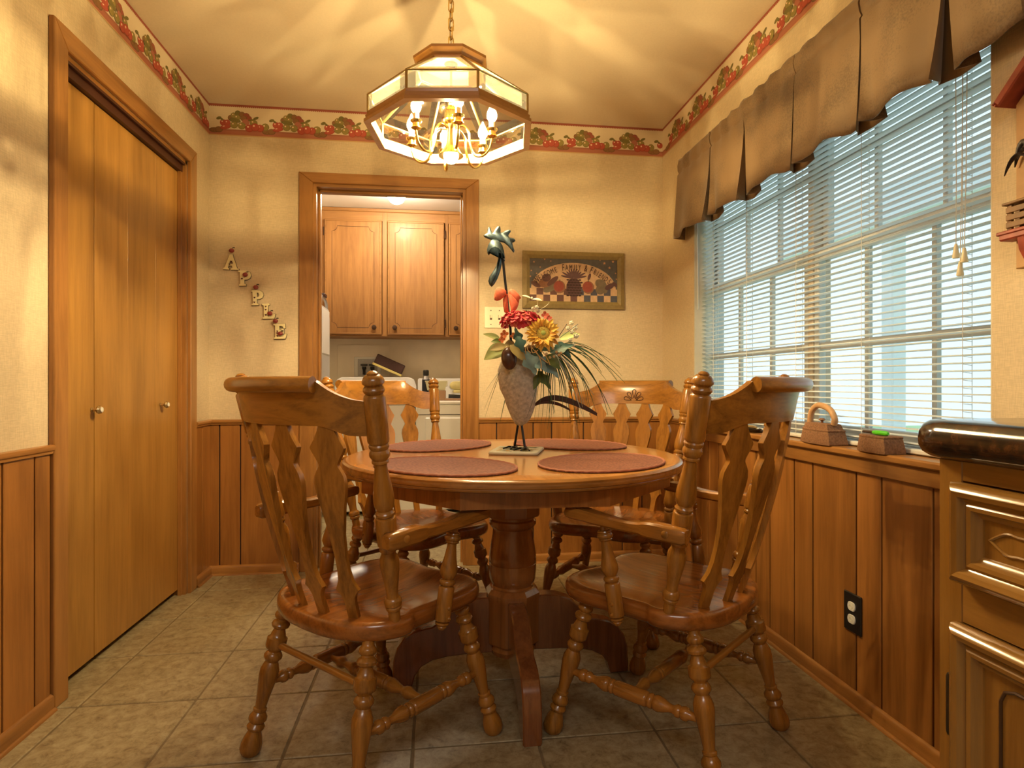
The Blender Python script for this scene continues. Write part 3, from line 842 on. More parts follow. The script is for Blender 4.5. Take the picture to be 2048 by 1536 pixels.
def make_chair():
    ch = empty('dining_armchair')
    # seat
    half = [(0,-.228),(.07,-.224),(.14,-.205),(.195,-.170),(.226,-.125),(.235,-.090),(.230,-.068),(.222,-.050),(.222,.00),(.226,.07),(.226,.13),(.216,.185),(.185,.228),(.14,.246),(.09,.245),(.045,.236),(0,.230)]
    full = half + [(-x, y) for x, y in reversed(half[1:-1])]
    cl = smooth_path([Vector((x, y, 0)) for x, y in full + [full[0]]], 3)[:-1]
    rings = []
    for s, z in ((.02,.377),(.86,.376),(.955,.380),(.99,.388),(1.0,.400),(.998,.412),(.985,.421),(.962,.4255),(.93,.4265),(.88,.4255),(.78,.421),(.6,.415),(.35,.4125),(.02,.412)):
        rr = []
        for p in cl:
            z2 = z
            if z > .41 and s < .93 and p.y < -.05:                # back of the seat stays level where the slats stand
                z2 = z + (.4265 - z)*min(1, max(0, (-p.y*s - .07)/.06))
            rr.append(Vector((p.x*s, p.y*s + .005*(1 - s), z2)))
        rings.append(rr)
    m = MB(); m.loft(rings)
    m.build('seat', 'seat_wood', ch, 50)
    for sx in (1, -1):
        ft, rt = Vector((sx*.182, .150, .384)), Vector((sx*.175, -.160, .384))
        ff, rf = Vector((sx*.235, .239, 0)), Vector((sx*.221, -.239, 0))
        for a, b_ in ((ft, ff), (rt, rf)):
            m = MB(); m.lathe(a, b_, LEG, 20); m.build('leg', 'chair_wood_z', ch, 38)
        m = MB(); m.lathe(rt.lerp(rf, .53), ft.lerp(ff, .53), STR, 16); m.build('side_stretcher', 'chair_wood_y', ch, 50)
        m = MB(); pb, pt = Vector((sx*.212, -.112, .424)), Vector((sx*.278, -.234, 1.016))
        m.lathe(pb - (pt-pb)*.02, pt, [(0,.014)] + [(.02 + .98*t, r) for t, r in POST[1:]], 20)
        m.build('back_post', 'chair_wood_z', ch, 38)
        m = MB(); m.lathe((sx*.246, .012, .368), (sx*.252, .052, .616), ARMP, 18)
        ap = m.build('arm_post', 'chair_wood_z', ch, 50)
        m = MB()
        for zz_ in (.398, .424):
            m.lathe((sx*.262, .018, zz_), (sx*.2705, .018, zz_), [(0,.0055),(.6,.0055),(1,.003)], 10)
        m.build('bolt_cap', 'chair_wood_z', ap)
        # arm: swept block
        sec = []
        for y, xc, zc, wd, ht in ((-.188,.268,.632,.026,.030),(-.180,.268,.632,.034,.038),(-.10,.268,.634,.034,.040),(-.078,.267,.634,.034,.036),(-.066,.266,.633,.029,.030),(-.03,.264,.632,.029,.028),(.01,.265,.634,.034,.028),(.06,.269,.639,.044,.029),(.10,.272,.644,.050,.030),(.130,.273,.646,.052,.029),(.145,.273,.646,.048,.026),(.150,.273,.646,.040,.018)):
            w2, h2, c = wd/2, ht/2, .005
            sec.append([Vector((sx*(xc + a), y, zc + b2)) for a, b2 in ((-w2+c,-h2),(w2-c,-h2),(w2,-h2+c),(w2,h2-c),(w2-c,h2),(-w2+c,h2),(-w2,h2-c),(-w2,-h2+c))])
        m = MB(); m.loft(sec)
        arm = m.build('arm', 'chair_wood_y', ch, 40)
        m = MB(); m.lathe((sx*.284, -.140, .633), (sx*.289, -.140, .633), [(0,.0095),(.5,.0095),(1,.006)], 14)
        m.build('bolt_cap', 'chair_wood_z', arm)
    lt = .53
    def stp(sx, k):
        a = Vector((sx*.182, .150, .384)).lerp(Vector((sx*.235, .239, 0)), .53); b_ = Vector((sx*.175, -.160, .384)).lerp(Vector((sx*.221, -.239, 0)), .53)
        return b_.lerp(a, k)
    m = MB(); m.lathe(stp(-1, .5), stp(1, .5), CRS, 16); m.build('cross_stretcher', 'chair_wood_x', ch, 50)
    r0 = Vector((-.175,-.160,.384)).lerp(Vector((-.221,-.239,0)), .26); r1 = Vector((.175,-.160,.384)).lerp(Vector((.221,-.239,0)), .26)
    m = MB(); m.lathe(r0, r1, [(0,.0095),(1,.0095)], 12); m.build('back_stretcher', 'chair_wood_x', ch, 50)
    # four arrow slats
    W = [(0,.0125),(.10,.0130),(.125,.0150),(.150,.0205),(.168,.0285),(.174,.0265),(.215,.0175),(.27,.0140),(.34,.0135),(.45,.0175),(.57,.0270),(.66,.0355),(.70,.0375),(.735,.0350),(.760,.0290),(.780,.0232),(.787,.0226),(.794,.0232),(.815,.0280),(.845,.0365),(.866,.0410),(.874,.0395),(.905,.0300),(.94,.0215),(.97,.0165),(1,.0140)]
    for xb, xt in ((-.128,-.168),(-.044,-.057),(.044,.057),(.128,.168)):
        yb = -.192 + .030*(xb/.128)**2; yt = back_y(xt, .905)
        th = math.atan(2*SAG*xt/.262**2)
        e = Vector((math.cos(th), math.sin(th), 0)); nn = Vector((-math.sin(th), math.cos(th), 0))
        secs = []
        for t, hw in W:
            c = Vector((xb + (xt-xb)*t, yb + (yt-yb)*t - .014*math.sin(PI*t), .418 + .492*t))
            secs.append([c - e*hw - nn*.007, c + e*hw - nn*.007, c + e*hw + nn*.007, c - e*hw + nn*.007])
        m = MB(); m.loft(secs)
        m.build('slat', 'chair_wood_z', ch, 28)
    # crest rail with rolled top
    ns = 44; nz = 6; m = MB(); secs = []
    for i in range(ns + 1):
        s = -.985 + 1.97*i/ns; x = .262*s
        th = math.atan(2*SAG*x/.262**2); nn = Vector((-math.sin(th), math.cos(th), 0))
        front = []; back = []
        for k in range(nz + 1):
            z = crest_bot(s) + (crest_top(s) - crest_bot(s))*k/nz
            c = Vector((x, back_y(x, z), z))
            lean = max(0, (z - .955)/.045)**2*.016 if abs(s) < .62 else 0
            c.y -= lean
            front.append(c + nn*.010); back.append(c - nn*.010)
        secs.append(front + back[::-1])
    m.loft(secs)
    pts = []; rr = []
    for i in range(25):
        s = -.625 + 1.25*i/24; x = .262*s; th = math.atan(2*SAG*x/.262**2); nn = Vector((-math.sin(th), math.cos(th), 0))
        pts.append(Vector((x, back_y(x, .985), .986)) - nn*.021); rr.append(.0185)
    m.tube(pts, rr, 16)
    cr = m.build('crest_rail', 'chair_wood_x', ch, 40)
    # carved shell on the front of the crest
    m = MB()
    for k in range(5):
        a = PI/2 + (k - 2)*math.radians(36)
        base = Vector((0, 0, .908)); L = (.048, .051, .056, .051, .048)[k]
        pts = []
        for t in range(15):
            q = 2*PI*t/14
            rad = L*(.62 + .38*math.cos(q)); side = .0125*math.sin(q)*(.55 + .45*math.cos(q))
            px = math.cos(a)*rad - math.sin(a)*side; pz = math.sin(a)*rad + math.cos(a)*side
            z = base.z + pz*.95
            pts.append((px, back_y(px, z) + .0105 - (max(0, (z-.955)/.045)**2*.016), z))
        m.tube(pts[:-1], .0020, 6, closed=True)
    m.build('shell_carving', 'carved_line', cr)
    return ch
GRP = 'armchairs around the dining table'
ch0 = make_chair()
POSE = [(-0.168, 1.677, -0.782, 'arrow-back wooden armchair seen from behind, nearest the closet doors'),
        (0.661, 1.634, 0.707, 'arrow-back wooden armchair seen from behind, nearest the window wall'),
        (0.752, 2.470, 2.52, 'arrow-back wooden armchair facing the camera, in front of the framed picture wall'),
        (-0.075, 2.470, -2.45, 'arrow-back wooden armchair facing the camera, in front of the laundry doorway')]
for i, (x, y, ph, lab) in enumerate(POSE):
    o = ch0 if i == 0 else copy_tree(ch0)
    o.location = (x, y, 0); o.rotation_euler = (0, 0, ph)
    tag(o, lab, 'chair', GRP)

# ------------------------------------------------------------------ placemats
m_, nt_, b_ = new_mat('placemat_weave')
tc_ = N(nt_, 'ShaderNodeTexCoord'); vo = N(nt_, 'ShaderNodeTexVoronoi', i_Scale=90.0); mp_ = N(nt_, 'ShaderNodeMapping'); mp_.inputs['Scale'].default_value = (1, 2.2, 1)
nt_.links.new(tc_.outputs['Object'], mp_.inputs['Vector']); nt_.links.new(mp_.outputs[0], vo.inputs['Vector'])
cr_ = N(nt_, 'ShaderNodeValToRGB'); cr_.color_ramp.elements[0].color = (.34, .13, .075, 1); cr_.color_ramp.elements[1].color = (.15, .05, .03, 1); cr_.color_ramp.elements[1].position = .8
nt_.links.new(vo.outputs['Distance'], cr_.inputs['Fac']); nt_.links.new(cr_.outputs['Color'], b_.inputs['Base Color'])
bp_ = N(nt_, 'ShaderNodeBump', i_Strength=.5, i_Distance=.002); bp_.invert = True
nt_.links.new(vo.outputs['Distance'], bp_.inputs['Height']); nt_.links.new(bp_.outputs['Normal'], b_.inputs['Normal']); b_.inputs['Roughness'].default_value = .7
plain('placemat_edge', (.36, .14, .085), .7)
ma, mb_ = .232, .172
m = MB(); nn_ = 64
rg = []
for s, z in ((.965, .0005), (1.0, .0015), (1.0, .004), (.98, .0052), (.955, .0045), (.0, .0045)):
    rg.append([Vector((s*ma*math.cos(2*PI*i/nn_), s*mb_*math.sin(2*PI*i/nn_), z)) for i in range(nn_)])
m.loft(rg[:5] + [[p*1 for p in rg[4]]], cap=True)
mat_me = m.mesh('placemat', 'placemat_weave', 30)
pts = [(ma*.985*math.cos(2*PI*i/120), mb_*.985*math.sin(2*PI*i/120), .0045 + .0008*math.sin(i*2.1)) for i in range(120)]
em = MB(); em.tube(pts, .0036, 6, closed=True); edge_me = em.mesh('edge_braid', 'placemat_edge', 60)
for (x, y, a, lab) in ((.025, 1.715, -.80, 'oval rust-brown woven placemat before the armchair nearest the closet'), (.497, 1.735, .78, 'oval rust-brown woven placemat before the armchair nearest the window wall'),
                       (.015, 2.285, .80, 'oval rust-brown woven placemat before the armchair at the laundry doorway'), (.512, 2.262, -.75, 'oval rust-brown woven placemat before the armchair under the framed picture')):
    o = link('placemat', mat_me, None, (x, y, TH + .0005), (0, 0, a)); tag(o, lab, 'placemat', 'placemats on the dining table')
    link('edge_braid', edge_me, o)
# ------------------------------------------------------------------ chandelier
LX, LY = 0.051, 1.962
cd = thing('chandelier', 'octagonal glass and brass chandelier with glowing candle bulbs over the table', 'chandelier', (LX, LY, 1.80))
RZ = math.radians(22.5) - CAM_YAW
def oc(D, z, rot=RZ):
    r = D/2/k8
    return [Vector((r*math.cos(rot + k*PI/4), r*math.sin(rot + k*PI/4), z)) for k in range(8)]
def oct_ring(mb, secs, mi=0):
    """secs: closed profile of (diameter, z) swept round the octagon"""
    rings = [oc(D, z) for D, z in secs]; n = len(rings); vs = [p for r in rings for p in r]; fs = []
    for k in range(n):
        k2 = (k+1) % n
        for i in range(8):
            j = (i+1) % 8; fs.append((k*8+i, k*8+j, k2*8+j, k2*8+i))
    mb.add(vs, fs, mi)
m = MB(); oct_ring(m, [(.520,.0),(.520,.010),(.508,.013),(.512,.022),(.500,.026),(.502,.034),(.478,.034),(.478,.0)])
m.build('lower_frame', 'lamp_wood', cd, 25)
m = MB()
B0, B1, T1 = oc(.495, .034), oc(.495, .088), oc(.205, .205)
for i in range(8):
    m.tube([B0[i], B1[i]], .0045, 6); m.tube([B1[i], T1[i]], .0045, 6); m.tube([B1[i], B1[(i+1) % 8]], .0032, 6); m.tube([T1[i], T1[(i+1) % 8]], .0032, 6); m.tube([B0[i], B0[(i+1) % 8]], .003, 6)
m.build('came_frame', 'brass_dull', cd, 40)
def pane(a, b, c, d_, inset=.004, th=.003, bev=.028):
    """bevelled plate: raised middle field"""
    A = [Vector(p) for p in (a, b, c, d_)]; ce = sum(A, Vector())/4
    nrm = (A[1]-A[0]).cross(A[3]-A[0]).normalized()
    if nrm.dot(ce - Vector((0,0,.06))) < 0: nrm = -nrm
    o_ = [p + (ce-p).normalized()*inset for p in A]; i_ = [p + (ce-p).normalized()*bev for p in A]
    mb = MB(); vs = [p - nrm*th*.3 for p in o_] + [p + nrm*th*.3 for p in o_] + [p + nrm*th for p in i_]
    mb.add(vs, [(0,1,2,3), (0,1,5,4), (1,2,6,5), (2,3,7,6), (3,0,4,7), (4,5,9,8), (5,6,10,9), (6,7,11,10), (7,4,8,11), (8,9,10,11)])
    mb.m[5:9] = [1]*4
    return mb
for i in range(8):
    j = (i+1) % 8
    pane(B0[i], B0[j], B1[j], B1[i]).build('side_pane', ['lamp_glass', 'lamp_bevel'], cd, 0)
    pane(B1[i], B1[j], T1[j], T1[i], bev=.040).build('roof_pane', ['lamp_glass', 'lamp_bevel'], cd, 0)
m = MB(); oct_ring(m, [(.200,.200),(.212,.200),(.216,.208),(.206,.214),(.214,.222),(.232,.230),(.234,.238),(.200,.238)]); 
m.add(oc(.202, .236), [tuple(range(8))])
m.build('crown', 'lamp_wood', cd, 25)
m = MB(); m.lathe((0,0,.236), (0,0,.262), [(0,.022),(.3,.020),(.5,.010),(1,.006)], 18)
m.tube([(.017*math.cos(2*PI*i/20), 0, .279 + .017*math.sin(2*PI*i/20)) for i in range(20)], .0028, 8, closed=True)
m.build('hanging_loop', 'brass', cd)
z = .306; k = 0
lk = MB(); lk.tube([((.0085 if abs(math.cos(a)) > .01 else 0)*math.cos(a), 0, (.0125 if math.sin(a) > 0 else -.0125)*(abs(math.sin(a)) > .2) + .0085*math.sin(a)) for a in [2*PI*i/16 for i in range(16)]], .0021, 7, closed=True)
lk_me = lk.mesh('chain_link', 'brass', 50)
while z < .600:
    o = link('chain_link', lk_me, cd, (0, 0, z)); o.rotation_euler = (0, 0, (PI/2 if k % 2 else 0) + .4); z += .0305; k += 1
m = MB(); m.lathe((0,0,.585), (0,0,.64), [(0,.012),(.25,.030),(.7,.058),(1,.062)], 24); m.build('canopy', 'brass', cd)
m = MB(); m.tube([(.004,0,.26),(-.004,.003,.36),(.005,0,.47),(0,0,.60)], .002, 6); m.build('cord', 'ivory', cd)
m = MB(); m.lathe((0,0,-.066), (0,0,.112), [(0,.040),(.01,.041),(.06,.034),(.14,.025),(.25,.0175),(.42,.0145),(.58,.0150),(.60,.021),(.64,.026),(.67,.026),(.70,.021),(.82,.021),(.87,.017),(.93,.008),(.96,.0105),(1,.004)], 24)
m.tube([(0,0,.11),(0,0,.24)], .004, 8)
m.build('column', 'brass', cd, 40)
m = MB(); m.ball((0,0,-.066), .024, 18, 12); m.lathe((0,0,-.055),(0,0,-.02),[(0,.022),(1,.012)],16)
m.build('down_bulb', 'bulb_glow', cd)
for k in range(6):
    a = k*PI/3 + PI/4 - CAM_YAW
    e = Vector((math.cos(a), math.sin(a), 0))
    ar = MB(); ar.tube(smooth_path([e*.016 + Vector((0,0,.046)), e*.040 + Vector((0,0,.052)), e*.060 + Vector((0,0,.030)), e*.066 + Vector((0,0,-.012)), e*.080 + Vector((0,0,-.046)), e*.106 + Vector((0,0,-.054)), e*.131 + Vector((0,0,-.034)), e*.140 + Vector((0,0,.000))], 5), .0042, 8)
    arm = ar.build('candle_arm', 'brass', cd, 60, (0, 0, -.022))
    c = e*.140
    s_ = MB(); s_.lathe(c, c + Vector((0,0,.030)), [(0,.006),(.12,.012),(.2,.0165),(.28,.0165),(.34,.013),(.7,.0125),(.85,.017),(1,.0185)], 18)
    s_.build('socket_cup', 'brass', arm)
    s_ = MB(); s_.lathe(c + Vector((0,0,.028)), c + Vector((0,0,.052)), [(0,.0098),(1,.0098)], 14); s_.build('candle_sleeve', 'candle_sleeve', arm)
    s_ = MB(); s_.lathe(c + Vector((0,0,.050)), c + Vector((0,0,.114)), [(0,.007),(.08,.009),(.25,.0150),(.38,.0162),(.55,.0138),(.75,.0080),(.9,.0038),(1,.001)], 16)
    bu = s_.build('candle_bulb', 'bulb_glass', arm, 80)
    s_ = MB(); s_.tube([c + Vector((0,0,.069)), c + Vector((0,0,.081))], .0022, 8); s_.tube([c + Vector((0,0,.050)), c + Vector((0,0,.0688))], .0010, 6, mi=1)
    s_.build('filament', ['filament_glow', 'brass_dull'], arm, 60)

# ------------------------------------------------------------------ rooster sculpture
for nm, col, kw in (('patina', (.085,.13,.155), dict(rough=.38, metal=.75, noise_amt=.55, nscale=40)), ('iron_black', (.02,.019,.02), dict(rough=.35, metal=.5)),
                    ('stone', (.46,.43,.36), dict(rough=.85, noise_amt=.28, nscale=90, bump=1.0)), ('pebble', (.055,.022,.016), dict(rough=.22, coat=.4)),
                    ('tile_cream', (.60,.60,.47), dict(rough=.4)), ('tile_green', (.06,.085,.03), dict(rough=.5)), ('tile_yellow', (.62,.42,.10), dict(rough=.5)),
                    ('ribbon_orange', (.78,.17,.085), dict(rough=.6, noise_amt=.15, nscale=120)), ('tail_brown', (.045,.012,.010), dict(rough=.3)),
                    ('petal_yellow', (.78,.46,.055), dict(rough=.6, noise_amt=.12)), ('petal_deep', (.62,.27,.025), dict(rough=.6)), ('sun_disc', (.50,.36,.06), dict(rough=.8, noise_amt=.35, nscale=300, bump=.5)), ('sun_ring', (.42,.16,.03), dict(rough=.8)), ('sun_heart', (.36,.42,.09), dict(rough=.8)),
                    ('petal_red', (.66,.035,.055), dict(rough=.6, noise_amt=.2)), ('petal_coral', (.72,.16,.10), dict(rough=.6)), ('petal_orange', (.70,.17,.03), dict(rough=.6)),
                    ('petal_white', (.78,.76,.56), dict(rough=.6)), ('berry_tan', (.56,.42,.22), dict(rough=.4)), ('leaf_green', (.115,.16,.032), dict(rough=.5, noise_amt=.25)), ('leaf_pale', (.36,.42,.14), dict(rough=.6, noise_amt=.2)),
                    ('leaf_blue', (.20,.33,.33), dict(rough=.6, noise_amt=.25)), ('leaf_teal', (.045,.12,.10), dict(rough=.5, noise_amt=.25)), ('leaf_khaki', (.34,.27,.09), dict(rough=.6, noise_amt=.2)), ('blade_green', (.035,.085,.028), dict(rough=.4)), ('blade_pale', (.35,.38,.33), dict(rough=.5)), ('raffia', (.58,.40,.16), dict(rough=.7)), ('moss', (.12,.055,.02), dict(rough=.9, noise_amt=.5))):
    plain(nm, col, **kw)
RD = 2.07
rs = thing('rooster_sculpture', 'tall metal and stone rooster sculpture on a painted tile, table centre', 'sculpture', (.282, 2.050, TH))
def rpart(nm, mb, mat, par=None, smooth=45):
    """geometry given in room coordinates"""
    par = par or rs
    o = mb.build(nm, mat, par, smooth)
    o.matrix_parent_inverse = Matrix.Translation(-rs.location) if par is rs else Matrix()
    return o
def Z_(u, v, dd=0.0): return P(u, v, RD + dd)
E1 = Vector((math.cos(CAM_YAW), -math.sin(CAM_YAW), 0)); E2 = Vector((0, 0, 1)); E3 = Vector((math.sin(CAM_YAW), math.cos(CAM_YAW), 0))
# base tile
m = MB(); ta = .42
tex, tey = Vector((math.cos(ta-.25), -math.sin(ta-.25)*.6, 0)).normalized(), None
tex = Vector((.955, -.296, 0)); tey = Vector((.296, .955, 0))
rc = []
for sx, sy, a0 in ((1,1,0),(-1,1,90),(-1,-1,180),(1,-1,270)):
    for k in range(4):
        a = math.radians(a0 + 30*k); rc.append((sx*.070 + .014*math.cos(a), sy*.085 + .014*math.sin(a)))
m.prism(rc, rs.location + Vector((0,0,.0008)), tex, tey, (0,0,1), .010, bevel=.003)
bt = rpart('base_tile', m, 'tile_cream')
random.seed(3)
for mi, nm in (('tile_green', 'painted_leaf'), ('tile_yellow', 'painted_flower')):
    m = MB()
    for k in range(22 if nm == 'painted_leaf' else 10):
        cx, cy, a = random.uniform(-.058,.058), random.uniform(-.072,.072), random.uniform(0,PI)
        q = [rs.location + tex*(cx + .020*math.cos(t)*math.cos(a) - .0075*math.sin(t)*math.sin(a)) + tey*(cy + .020*math.cos(t)*math.sin(a) + .0075*math.sin(t)*math.cos(a)) + Vector((0,0,.0112 + k*.00001 + (.0003 if nm[8] == 'f' else 0))) for t in [2*PI*i/10 for i in range(10)]]
        m.add(q, [tuple(range(10))])
    o = m.build(nm, mi, bt, 0)
# legs and toes
for (u0, v0, u1, v1, dd) in ((1029, 901, 1036, 848, .03), (1050, 904, 1043, 848, -.02)):
    a = Z_(u0, v0, dd); a.z = TH + .014; b_ = Z_(u1, v1, 0)
    m = MB(); m.tube([a, b_], .0042, 10)
    for k in range(4):
        t = math.radians((-150, -115, -80, 60)[k]); L_ = .05 if k < 3 else .025
        m.tube([a, a + Vector((math.cos(t)*L_*.5, math.sin(t)*L_*.5, .004)), a + Vector((math.cos(t)*L_, math.sin(t)*L_, -.001))], [.0038,.0036,.0022], 8)
    rpart('leg', m, 'iron_black')
# stone body
secs = []
for v, uc, hw in ((708,1036,16),(714,1035,24),(724,1034,31),(740,1034,35),(758,1037,36.5),(778,1039,36),(796,1041,33),(812,1042,29),(826,1043,24),(838,1042,18),(846,1041,12),(851,1040,5)):
    c = Z_(uc, v); w_ = hw*RD/CAM_F; rr = []
    for i in range(28):
        a = 2*PI*i/28; d = E1*math.cos(a)*w_ + E3*math.sin(a)*w_*.82
        nzv = noise.noise((c + d)*16)*.16 + noise.noise((c + d)*45)*.05
        rr.append(c + d*(1 + nzv))
    secs.append(rr)
m = MB(); m.loft(secs); rpart('stone_body', m, 'stone', smooth=70)
m = MB(); Mx = Matrix.Rotation(-.12, 3, E3); m.ball((0,0,0), (.0265,.021,.0385), 20, 14, M=Mx); m.v = [tuple(Vector(p) + Z_(1018, 717, -.075)) for p in m.v]
rpart('breast_pebble', m, 'pebble', smooth=80)
# neck rod and head
m = MB(); m.tube([Z_(1023, 730, -.03), Z_(1021, 660, -.03), Z_(1005.5, 518, -.03)], .0045, 10); rpart('neck_rod', m, 'iron_black')
def slab(pts, th, dd, puff=.004):
    """outline in zoom pixels of the head (7.68 per photo pixel), as a pillowed plate"""
    k = RD/CAM_F/7.68
    pl = [((x - 300)*k, -(y - 600)*k) for x, y in pts]
    mb = MB(); mb.prism(pl, Z_(960 + 300/7.68, 440 + 600/7.68, dd) - E3*th/2, E1, E2, E3, th, bevel=puff); return mb
COMB = [(55,250),(75,228),(115,208),(116,160),(128,122),(145,112),(160,125),(185,205),(205,200),(235,145),(270,108),(295,100),(312,115),(318,160),(315,200),(335,203),(390,172),(440,158),(465,162),(470,185),(445,215),(432,250),(450,275),(500,284),(530,298),(540,325),(520,342),(492,352),(505,410),(526,470),(522,495),(508,500),(470,450),(425,398),(370,352),(310,340),(240,330),(180,310),(120,290),(75,268)]
HEAD = [(165,325),(200,305),(260,310),(310,345),(345,400),(368,480),(380,560),(382,625),(368,632),(345,590),(325,540),(292,500),(270,472),(232,455),(192,474),(160,515),(135,540),(116,510),(110,460),(128,395)]
WATT = [(282,480),(318,495),(335,560),(332,680),(312,780),(272,890),(222,980),(180,1020),(148,990),(130,935),(145,870),(200,790),(252,700),(283,590),(285,520)]
rpart('comb', slab(COMB, .014, -.025, .0035), 'patina', smooth=60)
rpart('head', slab(HEAD, .022, -.030, .007), 'patina', smooth=70)
rpart('wattle', slab(WATT, .020, -.034, .0075), 'patina', smooth=70)
# bow
bw = [([(400,1080),(370,1050),(310,1022),(262,1030),(235,1080),(220,1150),(222,1215),(260,1228),(310,1215),(370,1170),(400,1140)], -.045),
      ([(430,1080),(470,1045),(530,1070),(590,1130),(625,1190),(600,1200),(590,1260),(540,1240),(470,1180),(430,1140)], -.045),
      ([(395,1120),(350,1210),(355,1300),(370,1400),(400,1412),(440,1395),(425,1250),(420,1130)], -.040),
      ([(420,1120),(445,1240),(470,1330),(470,1380),(500,1410),(560,1345),(590,1270),(540,1200),(470,1130)], -.050)]
first = None
for pts, dd in bw:
    mb = slab(pts, .014, dd, .0045)
    if first is None: first = rpart('bow', mb, 'ribbon_orange', smooth=70)
    else:
        o = mb.build('ribbon_loop', 'ribbon_orange', first, 70)
# tail feathers: dark curled metal blades
for (p0, p1, p2, wd) in (((1066,812,.0),(1100,772,.02),(1194,829,.0),.009), ((1066,814,.0),(1096,792,.0),(1140,820,.01),.005), ((1064,815,.02),(1090,785,.04),(1150,806,.05),.006)):
    pts = quad(Z_(p0[0],p0[1],p0[2]), Z_(p1[0],p1[1],p1[2]), Z_(p2[0],p2[1],p2[2]), 14)
    secs = []
    for i, p in enumerate(pts):
        t = i/13; w_ = wd*(.25 + .9*math.sin(PI*min(1, t*.85))) if i < 13 else wd*.6
        up = Vector((.2, 0, .98)); secs.append([p - E3*.003 - up*w_, p + E3*.003 - up*w_*.8, p + E3*.003 + up*w_*.8, p - E3*.003 + up*w_])
    m = MB(); m.loft(secs); rpart('tail_feather', m, 'tail_brown', smooth=50)

# ------------------------------------------------------------------ flower arrangement held in the sculpture's back
fa = thing('flower_arrangement', 'silk flowers with sunflower, red hydrangea and trailing grass in the rooster sculpture', 'flowers', tuple(Z_(1058, 712, .0)))
def fpart(nm, mb, mat, par=None, smooth=60):
    o = mb.build(nm, mat, par or fa, smooth)
    o.matrix_parent_inverse = Matrix.Translation(-fa.location) if not par else Matrix.Identity(4)
    return o
def leaf_mb(a, b, wd, droop=.0, fold=.25, lobes=0, n=9, face=None):
    a, b = Vector(a), Vector(b); d = b - a; L_ = d.length; d.normalize()
    nrm = Vector(face) if face else (-E3*.8 + E2*.45); sd = d.cross(nrm).normalized(); nrm = sd.cross(d).normalized()
    vs = []; fs = []
    for i in range(n + 1):
        t = i/n
        hw = wd*math.sin(PI*t**.75)**.8 if 0 < t < 1 else .0006
        if lobes: hw *= 1 + .35*math.cos(t*lobes*2*PI)
        c = a + d*L_*t - E2*droop*t*t + nrm*.25*wd*math.sin(PI*t)
        for k in (-1, -.5, 0, .5, 1):
            vs.append(c + sd*hw*k + nrm*(abs(k)*hw*fold))
    for i in range(n):
        for k in range(4):
            fs.append((i*5+k, i*5+k+1, (i+1)*5+k+1, (i+1)*5+k))
    top = len(vs)
    vs += [v - nrm*.0009 for v in vs[:top]]
    fs += [tuple(top + q for q in reversed(f)) for f in fs]
    m = MB(); m.add(vs, fs); return m
m = MB(); c = Z_(1058, 712, .0)
m.ball(c, (.042,.04,.035), 14, 10); m.v = [tuple(Vector(p) + Vector((noise.noise(Vector(p)*60), noise.noise(Vector(p)*60 + Vector((9,0,0))), noise.noise(Vector(p)*60 + Vector((0,9,0)))))*.010) for p in m.v]
fpart('moss_ball', m, 'moss')
# sunflower
sc = Z_(1086, 667, -.085); fn = (-E3*.93 + E1*.08 + E2*.22).normalized()
f1 = fn.cross(E2).normalized(); f2 = f1.cross(fn).normalized()
m = MB(); ring = []
for r, h in ((.0265,-.006),(.0265,.003),(.022,.0075),(.012,.0085),(.004,.0075)):
    ring.append([sc + f1*r*math.cos(2*PI*i/24) + f2*r*math.sin(2*PI*i/24) + fn*h for i in range(24)])
m.loft(ring); sf = fpart('sunflower', m, 'sun_disc')
def sub(nm, mb, mat, par, smooth=60):
    return mb.build(nm, mat, par, smooth)
m = MB(); m.lathe(sc + fn*.0075, sc + fn*.0105, [(0,.0085),(.6,.008),(1,.003)], 16); sub('flower_heart', m, 'sun_heart', sf)
m = MB()
for i in range(40):
    a = 2*PI*i/40; p = sc + (f1*math.cos(a) + f2*math.sin(a))*.0245 + fn*(.005 + .002*(i % 2)); m.ball(p, .0026, 6, 4)
sub('seed_ring', m, 'sun_ring', sf)
random.seed(5)
for layer in range(3):
    for i in range(17):
        a = 2*PI*(i + layer*.37)/17 + random.uniform(-.06, .06); d = f1*math.cos(a) + f2*math.sin(a)
        L_ = (.060, .054, .045)[layer]*random.uniform(.88, 1.08)
        p0 = sc + d*.020 + fn*(-.002 + layer*.003); p1 = sc + d*L_ + fn*(-.004 + layer*.009 + random.uniform(-.003, .004))
        sub('petal', leaf_mb(p0, p1, .0085, 0, .35, n=6, face=fn), 'petal_yellow' if (i + layer) % 5 else 'petal_deep', sf)
